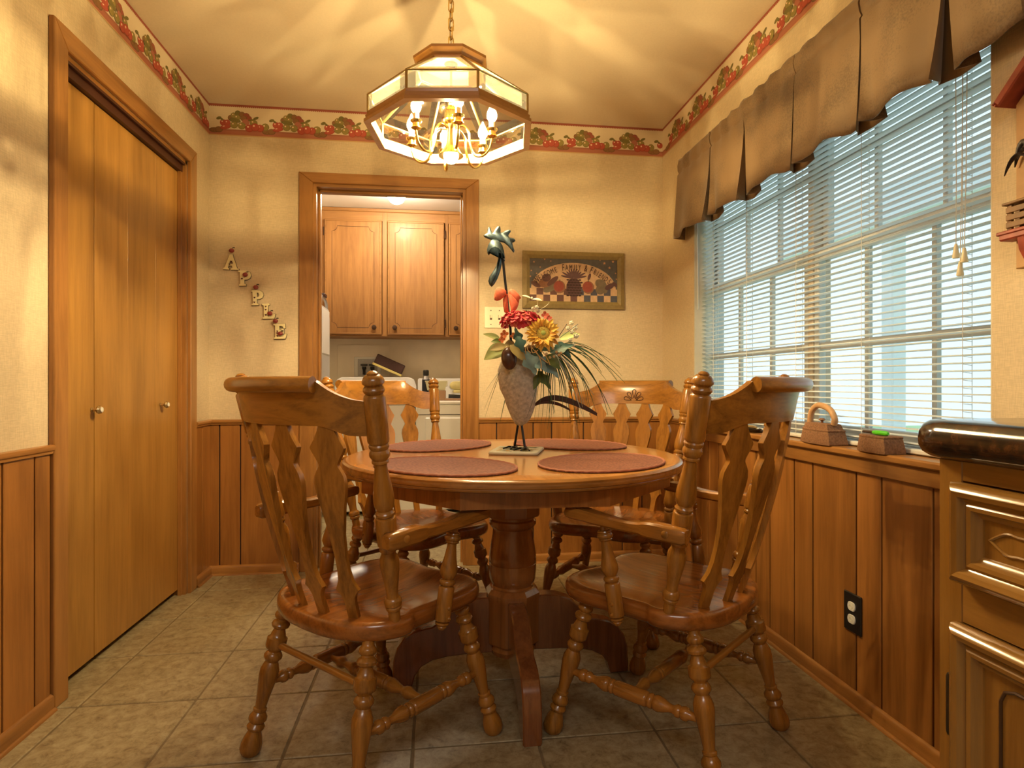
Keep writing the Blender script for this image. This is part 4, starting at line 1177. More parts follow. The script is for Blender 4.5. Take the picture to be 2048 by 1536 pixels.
# hydrangea
fl = MB()
for k in range(4):
    a = k*PI/2; d = Vector((math.cos(a), math.sin(a), 0)); s = Vector((-math.sin(a), math.cos(a), 0))
    fl.add([Vector((0,0,0)), d*.006 - s*.0055 + Vector((0,0,.002)), d*.0115 - s*.003 + Vector((0,0,.0035)), d*.0115 + s*.003 + Vector((0,0,.0035)), d*.006 + s*.0055 + Vector((0,0,.002))], [(0,1,2,3,4)])
fl.ball((0,0,.001), .0016, 6, 4)
flo = {c_: fl.mesh('floret', c_, 0) for c_ in ('petal_red', 'petal_coral')}
hc = Z_(1042, 643, -.045)
m = MB(); m.ball(hc, (.050, .026, .020), 14, 8); hy = fpart('hydrangea', m, 'petal_red')
random.seed(11)
for k in range(95):
    a = random.uniform(0, 2*PI); b2 = random.uniform(-.5, 1.35)
    d = E1*math.cos(a)*math.cos(b2) + E3*(-abs(math.sin(a)))*math.cos(b2) + E2*math.sin(b2)
    p = hc + E1*d.dot(E1)*.066 + E3*d.dot(E3)*.038 + E2*d.dot(E2)*.030
    o = link('floret', flo['petal_red' if k % 6 else 'petal_coral'], hy)
    o.location = p; o.rotation_mode = 'QUATERNION'; o.rotation_quaternion = Vector((0,0,1)).rotation_difference((d + E2*.3).normalized()) @ Matrix.Rotation(random.uniform(0, 3), 3, 'Z').to_quaternion()
    o.scale = [random.uniform(1.05, 1.6)]*3
for (u, v, s_) in ((1009,668,1.2),(1027,672,1.0),(1004,679,1.0),(1090,630,1.1),(1098,636,.9),(1070,633,.8)):
    o = link('small_blossom', fl.mesh('small_blossom', 'petal_orange' if u < 1040 else 'petal_coral', 0), fa); o.matrix_parent_inverse = Matrix.Translation(-fa.location)
    o.location = Z_(u, v, -.07); o.rotation_mode = 'QUATERNION'; o.rotation_quaternion = Vector((0,0,1)).rotation_difference(-E3); o.scale = [s_]*3
# leaves: (u0, v0, u1, v1, half width px, material, droop, depth)
for (u0, v0, u1, v1, hw, mt, dr, dd, lb) in ((1010,700,968,712,17,'leaf_pale',.012,-.05,0),(1012,692,980,700,9,'leaf_khaki',.0,-.07,0),(1020,690,1052,722,10,'leaf_khaki',.004,-.09,0),(1000,678,966,666,6,'leaf_pale',.003,-.04,0),(1002,684,982,682,6,'leaf_green',.003,-.05,0),
        (1048,702,1072,750,14,'leaf_blue',.0,-.085,2),(1066,716,1094,738,13,'leaf_blue',.010,-.08,2),(1082,720,1118,752,11,'leaf_blue',.008,-.04,2),(1100,705,1148,690,11,'leaf_teal',.0,-.03,2),(1040,690,1030,655,8,'leaf_teal',.0,-.09,2),(1034,672,1046,705,10,'leaf_teal',.0,-.10,2),
        (1090,712,1120,735,12,'leaf_green',.006,-.06,0),(1076,742,1100,778,9,'leaf_green',.0,-.02,2),(1080,748,1066,780,8,'leaf_green',.0,-.03,0),(1110,690,1142,712,10,'leaf_teal',.004,-.02,2),(1056,640,1052,620,5,'leaf_green',.0,-.03,0),(1062,640,1066,622,5,'leaf_khaki',.0,-.02,0),(1118,678,1160,668,9,'leaf_pale',.0,.02,0),(1030,690,1008,690,10,'leaf_khaki',.0,-.04,0),(1062,700,1086,716,12,'leaf_teal',.0,-.05,2),(1070,690,1108,700,14,'leaf_teal',.0,-.03,0)):
    fpart('leaf', leaf_mb(Z_(u0, v0, dd + .01), Z_(u1, v1, dd), hw*RD/CAM_F, dr, .3, lb), mt)
# trailing grass blades
random.seed(21)
GR = [((1120,690),(1170,665),(1244,752)),((1122,688),(1180,690),(1250,766)),((1118,692),(1160,690),(1212,760)),((1115,700),(1165,720),(1196,838)),((1112,700),(1155,715),(1186,800)),((1110,702),(1150,720),(1170,815)),((1108,704),(1146,730),(1160,850)),((1106,706),(1140,730),(1150,835)),((1104,708),(1134,740),(1140,840)),((1102,710),(1128,740),(1126,850)),((1100,712),(1124,750),(1118,800)),((1098,712),(1118,745),(1106,830)),((1094,714),(1112,750),(1100,855)),
      ((1092,716),(1106,750),(1090,850)),((1112,700),(1160,735),(1178,770)),((1112,696),(1172,700),(1200,740)),((1118,694),(1190,720),(1216,830)),((1105,706),(1145,760),(1166,835)),((1085,722),(1086,770),(1074,850)),((1080,722),(1078,770),(1068,845)),((1088,722),(1094,770),(1110,825)),((1110,704),(1150,745),(1143,812)),((1106,706),(1138,760),(1132,830)),((1005,735),(980,770),(958,800)),((1004,738),(985,785),(970,835)),((1003,736),(992,760),(968,820)),((1006,732),(975,775),(972,780)),((1010,800),(1003,830),(1000,845)),((1112,692),(1175,680),(1240,735)),((1108,704),(1150,735),(1188,790))]
for a, b_, c_ in list(GR)[:24]:
    j = lambda p, k: (p[0] + random.uniform(-k, k), p[1] + random.uniform(-k, k))
    GR.append((j(a, 4), j(b_, 9), j(c_, 16)))
for i, (a, b_, c_) in enumerate(GR):
    d0 = random.uniform(-.03, .02); d2 = random.uniform(-.07, .09)
    pts = quad(Z_(*a, d0), Z_(*b_, (d0+d2)/2), Z_(*c_, d2), 12)
    w_ = random.uniform(.0016, .0030); secs = []
    for k, p in enumerate(pts):
        ww = w_*(1 - .75*k/11); s_ = (E1*.75 + E2*.66).normalized()
        secs.append([p - s_*ww, p - E3*.0004, p + s_*ww, p + E3*.0004])
    m = MB(); m.loft(secs); fpart('grass_blade', m, 'blade_pale' if i % 6 == 5 else 'blade_green')
for (a, b_) in (((1118,672),(1134,648)),((1120,675),(1156,648))):
    m = MB(); m.tube([Z_(*a, -.03), Z_(*b_, -.03)], .0013, 6); fpart('twig', m, 'iron_black')
for k, (u, v) in enumerate(((1098,702),(1106,697),(1113,704),(1118,710),(1108,713),(1100,715),(1122,706),(1093,708))):
    m = MB(); m.ball(Z_(u, v, -.085), .0048, 10, 7); fpart('berry', m, 'berry_tan')
for k, (u, v, r) in enumerate(((1066,617,.005),(1073,615,.006),(1076,622,.005),(1143,646,.006),(1150,656,.007),(1144,664,.006),(1152,672,.007),(1140,680,.006),(1146,690,.006),(1136,656,.005))):
    m = MB()
    for q in range(5):
        a = 2*PI*q/5; m.ball(Z_(u, v, -.02) + (E1*math.cos(a) + E2*math.sin(a))*r*.7, (r*.7, r*.5, r*.7), 7, 5)
    m.ball(Z_(u, v, -.025), r*.4, 6, 4)
    fpart('white_blossom', m, 'petal_white')
for (a, b_, c_) in (((1066,690),(1090,700),(1100,730)),((1062,692),(1075,712),(1096,726)),((1058,688),(1050,700),(1062,706)),((1060,690),(1048,690),(1052,708)),((1064,690),(1060,715),(1076,700)),((1070,700),(1086,720),(1082,742))):
    m = MB(); m.tube(quad(Z_(*a, -.08), Z_(*b_, -.095), Z_(*c_, -.085), 9), .0015, 5); fpart('raffia_strand', m, 'raffia')
# white butterfly pick on a wire
bf = MB(); bf.tube(quad(Z_(1076,640,-.02), Z_(1074,620,-.02), Z_(1076,600,-.03), 8), .0008, 5); bf.tube(quad(Z_(1066,626,-.02), Z_(1100,610,-.02), Z_(1098,604,-.02), 8), .0006, 5)
bf.ball(Z_(1064,597,-.035), (.004,.004,.006), 8, 6)
bo = fpart('butterfly_pick', bf, 'petal_white')
for (u0, v0, u1, v1) in ((1063,597,1044,591),(1065,598,1084,601)):
    sub('wing', leaf_mb(Z_(u0, v0, -.035), Z_(u1, v1, -.045), .0085, 0, .1, face=(-E3*.5 + E2*.9)), 'petal_white', bo)
# ------------------------------------------------------------------ framed picture
for nm, col in dict(frame_olive=(.27,.19,.065), frame_dark=(.10,.065,.025), art_slate=(.115,.105,.095), art_cream=(.66,.43,.24), art_brown=(.14,.06,.045), art_plum=(.12,.055,.05), art_red=(.34,.07,.04), art_olive=(.20,.15,.09), art_rust=(.30,.135,.065), art_ink=(.05,.018,.012), art_navy=(.085,.085,.11), art_star=(.60,.30,.15)).items():
    plain(nm, col, .6, noise_amt=.12, nscale=60)
PX0, PX1, PZ0_, PZ1_ = .476, 1.054, 1.406, 1.722
pc = thing('framed_picture', 'olive-framed picture reading WELCOME FAMILY & FRIENDS on the back wall', 'picture', ((PX0+PX1)/2, YB, (PZ0_+PZ1_)/2))
hw, hh, fw = (PX1-PX0)/2, (PZ1_-PZ0_)/2, .040
for poly in ([(-hw,-hh),(hw,-hh),(hw-fw,-hh+fw),(-hw+fw,-hh+fw)], [(hw,-hh),(hw,hh),(hw-fw,hh-fw),(hw-fw,-hh+fw)], [(hw,hh),(-hw,hh),(-hw+fw,hh-fw),(hw-fw,hh-fw)], [(-hw,hh),(-hw,-hh),(-hw+fw,-hh+fw),(-hw+fw,hh-fw)]):
    m = MB()
    inn = [poly[2], poly[3]]
    A = [Vector((x, 0, z)) for x, z in poly]; f_ = -1
    def lift(p, d): return p + Vector((0, -d, 0))
    mid0, mid1 = A[0].lerp(A[3], .55), A[1].lerp(A[2], .55)
    vs = [lift(A[0], .001), lift(A[1], .001), lift(A[0], .016), lift(A[1], .016), lift(mid0, .022), lift(mid1, .022), lift(A[3], .013), lift(A[2], .013), lift(A[3], .001), lift(A[2], .001)]
    m.add(vs, [(0,1,3,2), (2,3,5,4), (4,5,7,6), (6,7,9,8), (8,9,1,0), (0,2,4,6,8), (1,9,7,5,3)])
    m.build('frame_board', 'frame_olive', pc, 20)
m = MB()
ih, iw = hh-fw, hw-fw
def flat(poly, mi, y):
    m.add([(x, y, z) for x, z in poly], [tuple(range(len(poly)))], mi)
def ellp(cx, cz, rx, rz, rot=0, n=18): return [(cx + rx*math.cos(2*PI*i/n)*math.cos(rot) - rz*math.sin(2*PI*i/n)*math.sin(rot), cz + rx*math.cos(2*PI*i/n)*math.sin(rot) + rz*math.sin(2*PI*i/n)*math.cos(rot)) for i in range(n)]
m.box(-iw-.002, iw+.002, -.009, -.002, -ih-.002, ih+.002, 0)
arc = [(iw*.97*math.cos(a), -ih*.42 + ih*1.25*math.sin(a)) for a in [PI*i/32 for i in range(33)]]
flat(arc, 1, -.0094)
sq = iw*2/13
for r in range(2):
    for c in range(13):
        x0 = -iw + c*sq
        flat([(x0, -ih + r*.036), (x0+sq, -ih + r*.036), (x0+sq, -ih + (r+1)*.036), (x0, -ih + (r+1)*.036)], 1 if (r+c) % 2 else (2 if c < 7 else 7), -.0096)
y_ = -.0100
flat(ellp(0, -.040, .043, .054), 3, y_)
for k in range(7):
    zr = -.084 + k*.0145
    for q in range(-2, 3):
        flat(ellp(q*.017 + (.0085 if k % 2 else 0), zr, .0085, .0045), 4, y_ - .0003 - k*.00002)
for k in range(11):
    a = PI/2 + (k-5)*.27; L_ = .043 if abs(k-5) < 4 else .055
    flat(ellp(math.cos(a)*L_*.75, .010 + math.sin(a)*L_*.70, L_*.62, .0055, a), 3, y_ - .0006 - k*.00002)
for (cx, cz, rx, rz, ro, mi) in ((-.13,-.040,.050,.022,.5,5),(-.165,-.018,.035,.025,.2,6),(-.12,-.006,.040,.014,.7,2),(-.155,.012,.026,.022,.3,2),(-.215,-.026,.030,.013,-.5,2),(.155,-.018,.035,.026,-.5,5),(.15,-.050,.026,.026,0,5),(.175,-.052,.018,.018,0,5),(.205,-.030,.030,.015,.5,3),(.235,-.018,.018,.010,-.7,3)):
    flat(ellp(cx, cz, rx, rz, ro), mi, y_ - .0010); y_ -= .00005
for sx in (-1, 1):
    flat(ellp(sx*.082, -.038, .034, .036), 6 if sx < 0 else 6, y_ - .0014)
    flat(ellp(sx*.082 - .004, -.035, .029, .030), 8, y_ - .0016)
    flat([(sx*.082 - .0015, -.008), (sx*.082 + .0015, -.008), (sx*.082 + .004, .004), (sx*.082 + .001, .004)], 4, y_ - .0018)
flat(ellp(.088, .022, .020, .008, 1.25), 3, y_ - .0016)
random.seed(4)
for (sx, sz) in ((-.225,.098),(-.19,.07),(-.165,.115),(-.24,.05),(-.13,.105),(-.245,.018),(.175,.10),(.205,.075),(.225,.11),(.24,.045),(.15,.118),(.245,.012),(-.21,.035)):
    r1 = random.uniform(.005, .010)
    flat([((r1 if k % 2 == 0 else r1*.42)*math.cos(PI*k/5 + .3) + sx, (r1 if k % 2 == 0 else r1*.42)*math.sin(PI*k/5 + .3) + sz) for k in range(10)], 9, -.0098)
m.build('print', ['art_slate','art_cream','art_brown','art_plum','art_ink','art_olive','art_rust','art_navy','art_red','art_star'], pc, 0)
def text_mesh(ch):
    cu = bpy.data.curves.new('glyph', 'FONT'); cu.body = ch; cu.align_x = 'CENTER'; cu.size = 1.0; cu.extrude = .01
    ob = bpy.data.objects.new('glyph', cu); C.objects.link(ob)
    bpy.context.view_layer.update()
    me = bpy.data.meshes.new_from_object(ob.evaluated_get(bpy.context.evaluated_depsgraph_get()))
    r = ([tuple(v.co) for v in me.vertices], [tuple(p.vertices) for p in me.polygons])
    bpy.data.objects.remove(ob); bpy.data.curves.remove(cu); bpy.data.meshes.remove(me)
    return r
m = MB(); GL = {}
ZX = lambda px: (px - 1190)/562*iw
ZZ = lambda py: -(py - 517)/287*ih
words = [('WELCOME', [(712,522,44),(752,490,40),(792,462,36),(826,440,34),(866,420,30),(912,398,26),(956,382,22)]), ('FAMILY', [(1052,345,4),(1098,344,2),(1150,342,0),(1196,340,0),(1226,340,-2),(1264,340,-4)]), ('&', [(1345,350,-12)]), ('FRIENDS', [(1415,372,-22),(1462,396,-26),(1496,418,-30),(1528,438,-34),(1566,462,-38),(1606,490,-42),(1648,522,-40)])]
for wd, pos in words:
    for k, (chh, (px, py, dg)) in enumerate(zip(wd, pos)):
        if chh not in GL: GL[chh] = text_mesh(chh)
        vs, fs = GL[chh]
        sx_, sz_ = (.024, .043) if k else (.029, .052)
        ca, sa = math.cos(math.radians(dg)), math.sin(math.radians(dg))
        m = MB(); m.add([(ZX(px) + x*sx_*ca - (y-.35)*sz_*sa, -.0128 - z*.05, ZZ(py) + x*sx_*sa + (y-.35)*sz_*ca) for x, y, z in vs], fs); m.build('painted_letter', 'art_ink', pc, 0)


# ------------------------------------------------------------------ wooden letters A P P L E
plain('letter_cream', (.80,.70,.40), .5); plain('apple_red', (.24,.025,.022), .3, coat=.4); plain('apple_stem', (.035,.02,.018), .6); plain('motif_dark', (.10,.02,.018), .6)
LET = {'A': ([(-.42,-.5),(-.08,-.5),(-.08,-.44),(-.17,-.42),(-.11,-.22),(.13,-.22),(.20,-.42),(.08,-.44),(.08,-.5),(.54,-.5),(.54,-.44),(.44,-.42),(.10,.5),(-.04,.5),(-.33,-.42),(-.42,-.44)], [[(-.08,-.12),(.10,-.12),(.01,.18)]]),
       'P': ([(-.34,-.5),(.06,-.5),(.06,-.43),(-.04,-.40),(-.04,-.10),(.18,-.09),(.34,.0),(.42,.18),(.36,.37),(.22,.47),(.02,.5),(-.34,.5),(-.34,.43),(-.25,.40),(-.25,-.40),(-.34,-.43)], [[(-.02,.02),(.14,.04),(.20,.18),(.14,.34),(-.02,.36)]]),
       'L': ([(-.34,-.5),(.38,-.5),(.46,-.22),(.40,-.20),(.28,-.36),(-.02,-.38),(-.02,.40),(.08,.43),(.08,.5),(-.34,.5),(-.34,.43),(-.24,.40),(-.24,-.40),(-.34,-.43)], []),
       'E': ([(-.36,-.5),(.36,-.5),(.44,-.22),(.36,-.20),(.24,-.36),(-.02,-.38),(-.02,-.05),(.16,-.06),(.18,-.16),(.26,-.16),(.26,.16),(.18,.16),(.16,.06),(-.02,.06),(-.02,.38),(.22,.36),(.30,.20),(.38,.22),(.36,.5),(-.36,.5),(-.36,.43),(-.26,.40),(-.26,-.40),(-.36,-.43)], [])}
def letter_mesh(ch, h, th, off=0.0):
    cu = bpy.data.curves.new('letter', 'CURVE'); cu.dimensions = '2D'; cu.fill_mode = 'BOTH'; cu.extrude = th/2 - .0015; cu.bevel_depth = .0015; cu.bevel_resolution = 1; cu.offset = off
    for pl in [LET[ch][0]] + LET[ch][1]:
        sp = cu.splines.new('POLY'); sp.points.add(len(pl)-1); sp.use_cyclic_u = True
        for p_, (x, y) in zip(sp.points, pl): p_.co = (x*h, y*h, 0, 1)
    ob = bpy.data.objects.new('letter', cu); C.objects.link(ob); bpy.context.view_layer.update()
    me = bpy.data.meshes.new_from_object(ob.evaluated_get(bpy.context.evaluated_depsgraph_get()))
    r = ([tuple(v.co) for v in me.vertices], [tuple(p.vertices) for p in me.polygons])
    bpy.data.objects.remove(ob); bpy.data.curves.remove(cu); bpy.data.meshes.remove(me)
    return r
def onback(u, v):
    d = P(u, v, 1.0) - Vector((0, 0, CAM_Z)); return Vector((0, 0, CAM_Z)) + d*(YB/d.y)
for ch, (u, v), ap, tl, lab, mot in (('A', (462,525), [(466,503)], -.05, 'cream wooden letter A with red apple on top, highest on the wall', [(.09,.03),(.13,-.07),(-.03,-.16)]), ('P', (490,557), [(493,551)], .05, 'cream wooden letter P with a red apple inside its bowl, second from top', [(-.14,-.05)]),
                            ('P', (515,596), [(514,576)], .05, 'cream wooden letter P with a red apple on top, middle of the row', [(-.14,.0),(-.15,-.32)]), ('L', (537,623), [(542,628)], .03, 'cream wooden letter L with a red apple in its angle', [(-.13,.32),(-.13,.1),(-.13,-.26)]), ('E', (560,663), [(553,643),(562.5,668)], .03, 'cream wooden letter E with two red apples, lowest on the wall', [(-.13,.0),(-.15,-.12),(-.13,-.32)])):
    c = onback(u, v); hgt = .076
    t = thing('wall_letter', lab, 'letter', (c.x, YB, c.z), 0, 'wooden letters on the back wall')
    vs, fs = letter_mesh(ch, hgt, .012)
    m = MB(); ca, sa = math.cos(tl), math.sin(tl)
    m.add([(x*ca - y*sa, -.009 - z, x*sa + y*ca) for x, y, z in vs], fs); m.build('letter_board', 'letter_cream', t, 30)
    vs, fs = letter_mesh(ch, hgt, .0045, .0016)
    m = MB(); m.add([(x*ca - y*sa, -.0028 - z, x*sa + y*ca) for x, y, z in vs], fs); m.build('dark_outline', 'apple_stem', t, 30)
    for (ua, va_) in ap:
        q = onback(ua, va_) - c; m = MB(); m.ball((q.x, -.022, q.z), (.0135,.010,.0115), 14, 9); ao = m.build('apple', 'apple_red', t, 80)
        m = MB(); m.tube([(q.x+.002, -.022, q.z+.009), (q.x+.006, -.022, q.z+.016)], .0016, 6); m.ball((q.x+.011, -.022, q.z+.015), (.006,.002,.003), 8, 5); m.build('stem', 'apple_stem', ao)
    m = MB()
    for (a, b_) in mot:
        for s in (-1, 1): m.ball((a*hgt + s*.0022, -.0155, b_*hgt + .0012), (.0028,.001,.0028), 8, 5)
        m.add([(a*hgt - .0046, -.0162, b_*hgt + .0008), (a*hgt, -.0162, b_*hgt - .006), (a*hgt + .0046, -.0162, b_*hgt + .0008)], [(0,1,2)])
    m.build('painted_motif', 'motif_dark', t, 40)

# ------------------------------------------------------------------ switch plate, outlet
sw = thing('light_switch', 'cream double light-switch plate on the wall behind the rooster', 'switch', (.325, YB, 1.352))
m = MB(); m.rbox(-.059, .059, -.006, -.0005, -.058, .058, .002); m.build('plate', 'ivory', sw, 30)
for sx in (-.023, .023):
    m = MB(); m.rbox(sx-.0045, sx+.0045, -.016, -.005, -.004, .012, .0015); tg = m.build('toggle', 'ivory', sw, 30)
    m = MB(); m.box(sx-.006, sx+.006, -.0066, -.0058, -.013, .013); m.build('toggle_slot', 'knob_dark', tg, 0)
    for sz in (-.038, .038):
        m = MB(); m.lathe((sx, -.006, sz), (sx, -.0072, sz), [(0,.003),(1,.0026)], 10); m.build('screw', 'knob_dark', sw)
ol = thing('wall_outlet', 'dark brown outlet plate with white sockets on the window-wall panelling', 'outlet', (XR-.009, 1.678, .285))
m = MB(); m.rbox(-.007, -.0005, -.0375, .0375, -.0595, .0595, .002); m.build('plate', 'black', ol, 30)
for sz in (-.0195, .0195):
    m = MB(); m.prism([(.0165*math.cos(a), max(-.0135, min(.0135, .0170*math.sin(a)))) for a in [2*PI*i/24 for i in range(24)]], (-.0105, 0, sz), (0,1,0), (0,0,1), (1,0,0), .005, bevel=.001)
    so = m.build('socket_cover', 'white_plastic', ol, 30)
    m = MB(); m.tube([(-.011, .007*math.cos(2*PI*i/14), sz + .006*math.sin(2*PI*i/14)) for i in range(14)], .0007, 5, closed=True); m.build('cover_rim', 'ivory', so)

# ------------------------------------------------------------------ ornaments on the window sill
plain('terracotta', (.24,.115,.055), .75, noise_amt=.3, nscale=180, bump=.6); plain('handle_tan', (.50,.29,.14), .5, noise_amt=.15); plain('pen_green', (.09,.62,.02), .35); plain('dark_edge', (.05,.025,.015), .7)
SZ = WZ0 + .0145
def flatiron(nm, lab, y, length, handle):
    t = thing(nm, lab, 'ornament', (XR-.006, y, SZ))
    def outline(s): return [Vector((x*s, y_*s, 0)) for x, y_ in ((-.031,-.5*length),(.031,-.5*length),(.034,-.2*length),(.033,.05*length),(.029,.25*length),(.020,.40*length),(.008,.50*length),(-.008,.50*length),(-.020,.40*length),(-.029,.25*length),(-.033,.05*length),(-.034,-.2*length))]
    m = MB(); m.loft([[p + Vector((0,0,z)) for p in outline(s)] for s, z in ((1.06,.0),(1.08,.004),(.96,.040),(.93,.043))]); m.build('iron_base', 'terracotta', t, 38)
    m = MB(); m.loft([[p + Vector((0,0,z)) for p in outline(s)] for s, z in ((.95,.0425),(.97,.044),(.97,.047),(.93,.049))]); m.build('iron_lid', 'terracotta', t, 38)
    if handle:
        m = MB(); m.loft([[p + Vector((0,0,z)) for p in outline(s)] for s, z in ((.9,.049),(.80,.066),(.72,.068))]); m.build('iron_top', 'terracotta', t, 38)
        m = MB(); m.tube(smooth_path([(0,-.40*length,.066),(0,-.42*length,.085),(0,-.30*length,.113),(0,-.05*length,.126),(0,.12*length,.122),(0,.26*length,.10),(0,.30*length,.066)], 5), .010, 12); m.build('handle', 'handle_tan', t, 60)
        m = MB(); m.lathe((0,-.06*length,.066), (0,-.06*length,.084), [(0,.004),(.5,.004),(.7,.011),(1,.007)], 14); m.build('knob', 'terracotta', t)
    return t
flatiron('iron_ornament', 'brown clay flatiron ornament with arched handle on the window sill', 1.845, .175, True)
flatiron('iron_trinket_box', 'brown clay iron-shaped box holding a green pen, on the window sill', 1.585, .13, False)
pn = thing('pen', 'bright green pen lying on the clay iron box on the sill', 'pen', (XR-.012, 1.575, SZ + .0565))
m = MB(); m.lathe((0, .062, 0), (0, .018, 0), [(0,.002),(.1,.004),(1,.0045)], 10); m.build('pen_cap', 'dark_edge', pn)
m = MB(); m.lathe((0, .018, 0), (0, -.040, 0), [(0,.005),(.2,.007),(.9,.007),(1,.004)], 12); m.build('pen_barrel', 'pen_green', pn)
dd_ = thing('sill_tray', 'low dark tray on the window sill beyond the flatiron ornament', 'tray', (XR+.01, 2.36, SZ))
m = MB(); m.loft([[Vector((.035*s*math.cos(a), .11*s*math.sin(a), z)) for a in [2*PI*i/28 for i in range(28)]] for s, z in ((.8,0),(1,.012),(1.02,.016),(.96,.016),(.8,.006))]); m.build('dish', 'dark_metal', dd_, 50)
m = MB(); m.lathe((0,-.09,.020), (0,.09,.020), [(0,.004),(.1,.008),(.9,.008),(1,.004)], 12); m.build('roller', 'knob_brass', dd_)

# ------------------------------------------------------------------ wall shelf with rooster on the window wall
plain('red_paint', (.33,.060,.030), .5, noise_amt=.25, nscale=40); plain('pine', (.48,.27,.10), .6, noise_amt=.15, nscale=20); plain('tail_black', (.022,.012,.010), .5); plain('hen_straw', (.52,.42,.24), .7, noise_amt=.2, nscale=90); plain('crate_wood', (.23,.12,.045), .6, noise_amt=.25)
ws = thing('wall_shelf', 'house-shaped pine wall shelf with red roof beside the window', 'shelf', (XR, .95, 1.24))
def L(y, z): return Vector((0, y - .95, z - 1.24))
m = MB(); m.prism([(-.206,.0),(.206,.0),(.206,.36),(0,.555),(-.206,.36)], (-.001,0,0), (0,1,0), (0,0,1), (-1,0,0), .018, bevel=.002); m.build('back_board', 'pine', ws, 25)
for s in (1, -1):
    m = MB(); a = Vector((0, s*.216, .360)); b_ = Vector((0, 0, .568)); d = (b_-a).normalized(); nn2 = Vector((0, -d.z*s*-1, 0)); up_ = Vector((0, -d.z, d.y)) if s > 0 else Vector((0, d.z, -d.y))
    up_ = up_ if up_.z > 0 else -up_
    m.prism([(0,0),((b_-a).length,0),((b_-a).length,.020),(0,.020)], a, d, up_, (-1,0,0), .052, bevel=.003)
    for q in (.006, .013): m.prism([(-.004,q),(.0,q),(.0,q+.004),(-.004,q+.004)], a, d, up_, (-1,0,0), .053)
    m.build('roof_board', 'red_paint', ws, 25)
m = MB(); m.rbox(-.055, -.019, -.213, .213, .060, .076, .003); m.rbox(-.058, -.019, -.217, .217, .072, .080, .002); m.build('shelf_board', 'red_paint', ws, 25)
for s in (.165, -.165):
    m = MB(); m.prism([(.019,.060),(.052,.060),(.048,.035),(.036,.015),(.019,.006)], (0, s-.009, 0), (-1,0,0), (0,0,1), (0,1,0), .018, bevel=.002); m.build('bracket', 'red_paint', ws, 25)
crt = thing('wooden_crate', 'little slatted wooden crate on the red-edged wall shelf', 'crate', (XR-.039, 1.085, 1.3205))
for k in range(3):
    for sx in (-.015, .015):
        m = MB(); m.rbox(sx-.002, sx+.002, -.060, .060, .004 + k*.016, .016 + k*.016, .001); m.build('side_slat', 'crate_wood', crt, 25)
for sx in (-.010, .010):
    for sy in (-.055, .055):
        m = MB(); m.rbox(sx-.003, sx+.003, sy-.006, sy+.006, 0, .054, .001); m.build('corner_post', 'crate_wood', crt, 25)
m = MB(); m.rbox(-.019, .019, -.068, .068, .054, .060, .0015); m.build('lid', 'crate_wood', crt, 25)
rf_ = thing('rooster_figurine', 'small straw-coloured rooster figurine with black tail on the wooden crate', 'figurine', (XR-.039, 1.045, 1.3810))
m = MB(); secs = []
for (y, z, r) in ((.062,.080,.012),(.045,.068,.026),(.015,.056,.034),(-.02,.056,.036),(-.05,.075,.028),(-.066,.100,.020),(-.072,.122,.016),(-.078,.136,.011)):
    secs.append([Vector((r*.5*math.cos(a), y + r*.3*math.sin(a), z + r*math.sin(a))) for a in [2*PI*i/16 for i in range(16)]])
m.loft(secs); m.build('body', 'hen_straw', rf_, 70)
for k in range(9):
    a = math.radians(25 + k*15); b0 = Vector((random.uniform(-.008,.008), .052, .078)); L_ = .058 + .012*math.sin(k)
    t1 = b0 + Vector((0, math.cos(a)*L_*.7, math.sin(a)*L_*.9 + .01)); t2 = t1 + Vector((random.uniform(-.01,.01), .018, -.026 - .003*(8-k)))
    m = MB(); m.tube(quad(b0, t1 + Vector((0,0,.015)), t2, 9), [.004,.0055,.0065,.007,.007,.0065,.0055,.004,.0015], 6, flat=.6); m.build('tail_feather', 'tail_black', rf_, 60)
m = MB(); m.prism([(-.098,.150),(-.094,.166),(-.086,.158),(-.080,.172),(-.072,.160),(-.064,.166),(-.062,.146)], (-.003,0,0), (0,1,0), (0,0,1), (1,0,0), .006, bevel=.001); m.build('comb', 'red_paint', rf_, 30)
m = MB(); m.lathe((0,-.088,.136),(0,-.104,.130),[(0,.006),(1,.001)],8); m.build('beak', 'raffia', rf_)
m = MB()
for sx in (-.007, .007): m.tube([(sx,-.01,.03),(sx,-.012,0.001)], .003, 6); m.rbox(sx-.006, sx+.006, -.03, .006, 0, .003, .001)
m.build('legs', 'raffia', rf_)

# ------------------------------------------------------------------ kitchen cabinet and countertop at the right
KX = XR - .61
kc = thing('base_cabinet', 'honey maple kitchen base cabinet with drawer and panelled door', 'cabinet', (KX, .10, 0))
def kp(nm, mb, mat, par=None, sm=25):
    o = mb.build(nm, mat, par or kc, sm); return o
K0, K1 = -.55 - .10, .723 - .10
m = MB(); m.box(.02, .60, K0, K1, .09, .888); m.box(.07, .60, K0, K1, 0, .09); kp('carcass', m, 'kitchen_wood', sm=0)
for a_ in (K1-.036, K0):
    m = MB(); m.rbox(0, .02, a_, a_+.036, .09, .888, .0015); kp('stile', m, 'kitchen_wood')
for a_, b2 in ((.862,.888),(.680,.736),(.09,.12)):
    m = MB(); m.rbox(0, .02, K0+.036, K1-.036, a_, b2, .001); kp('rail', m, 'kitchen_wood_y')
MOLD = [(0,0),(.012,.0),(.018,.004),(.021,.010),(.019,.016),(.014,.019),(.012,.022),(.015,.026),(.014,.031),(.009,.034),(.006,.040),(0,.042)]
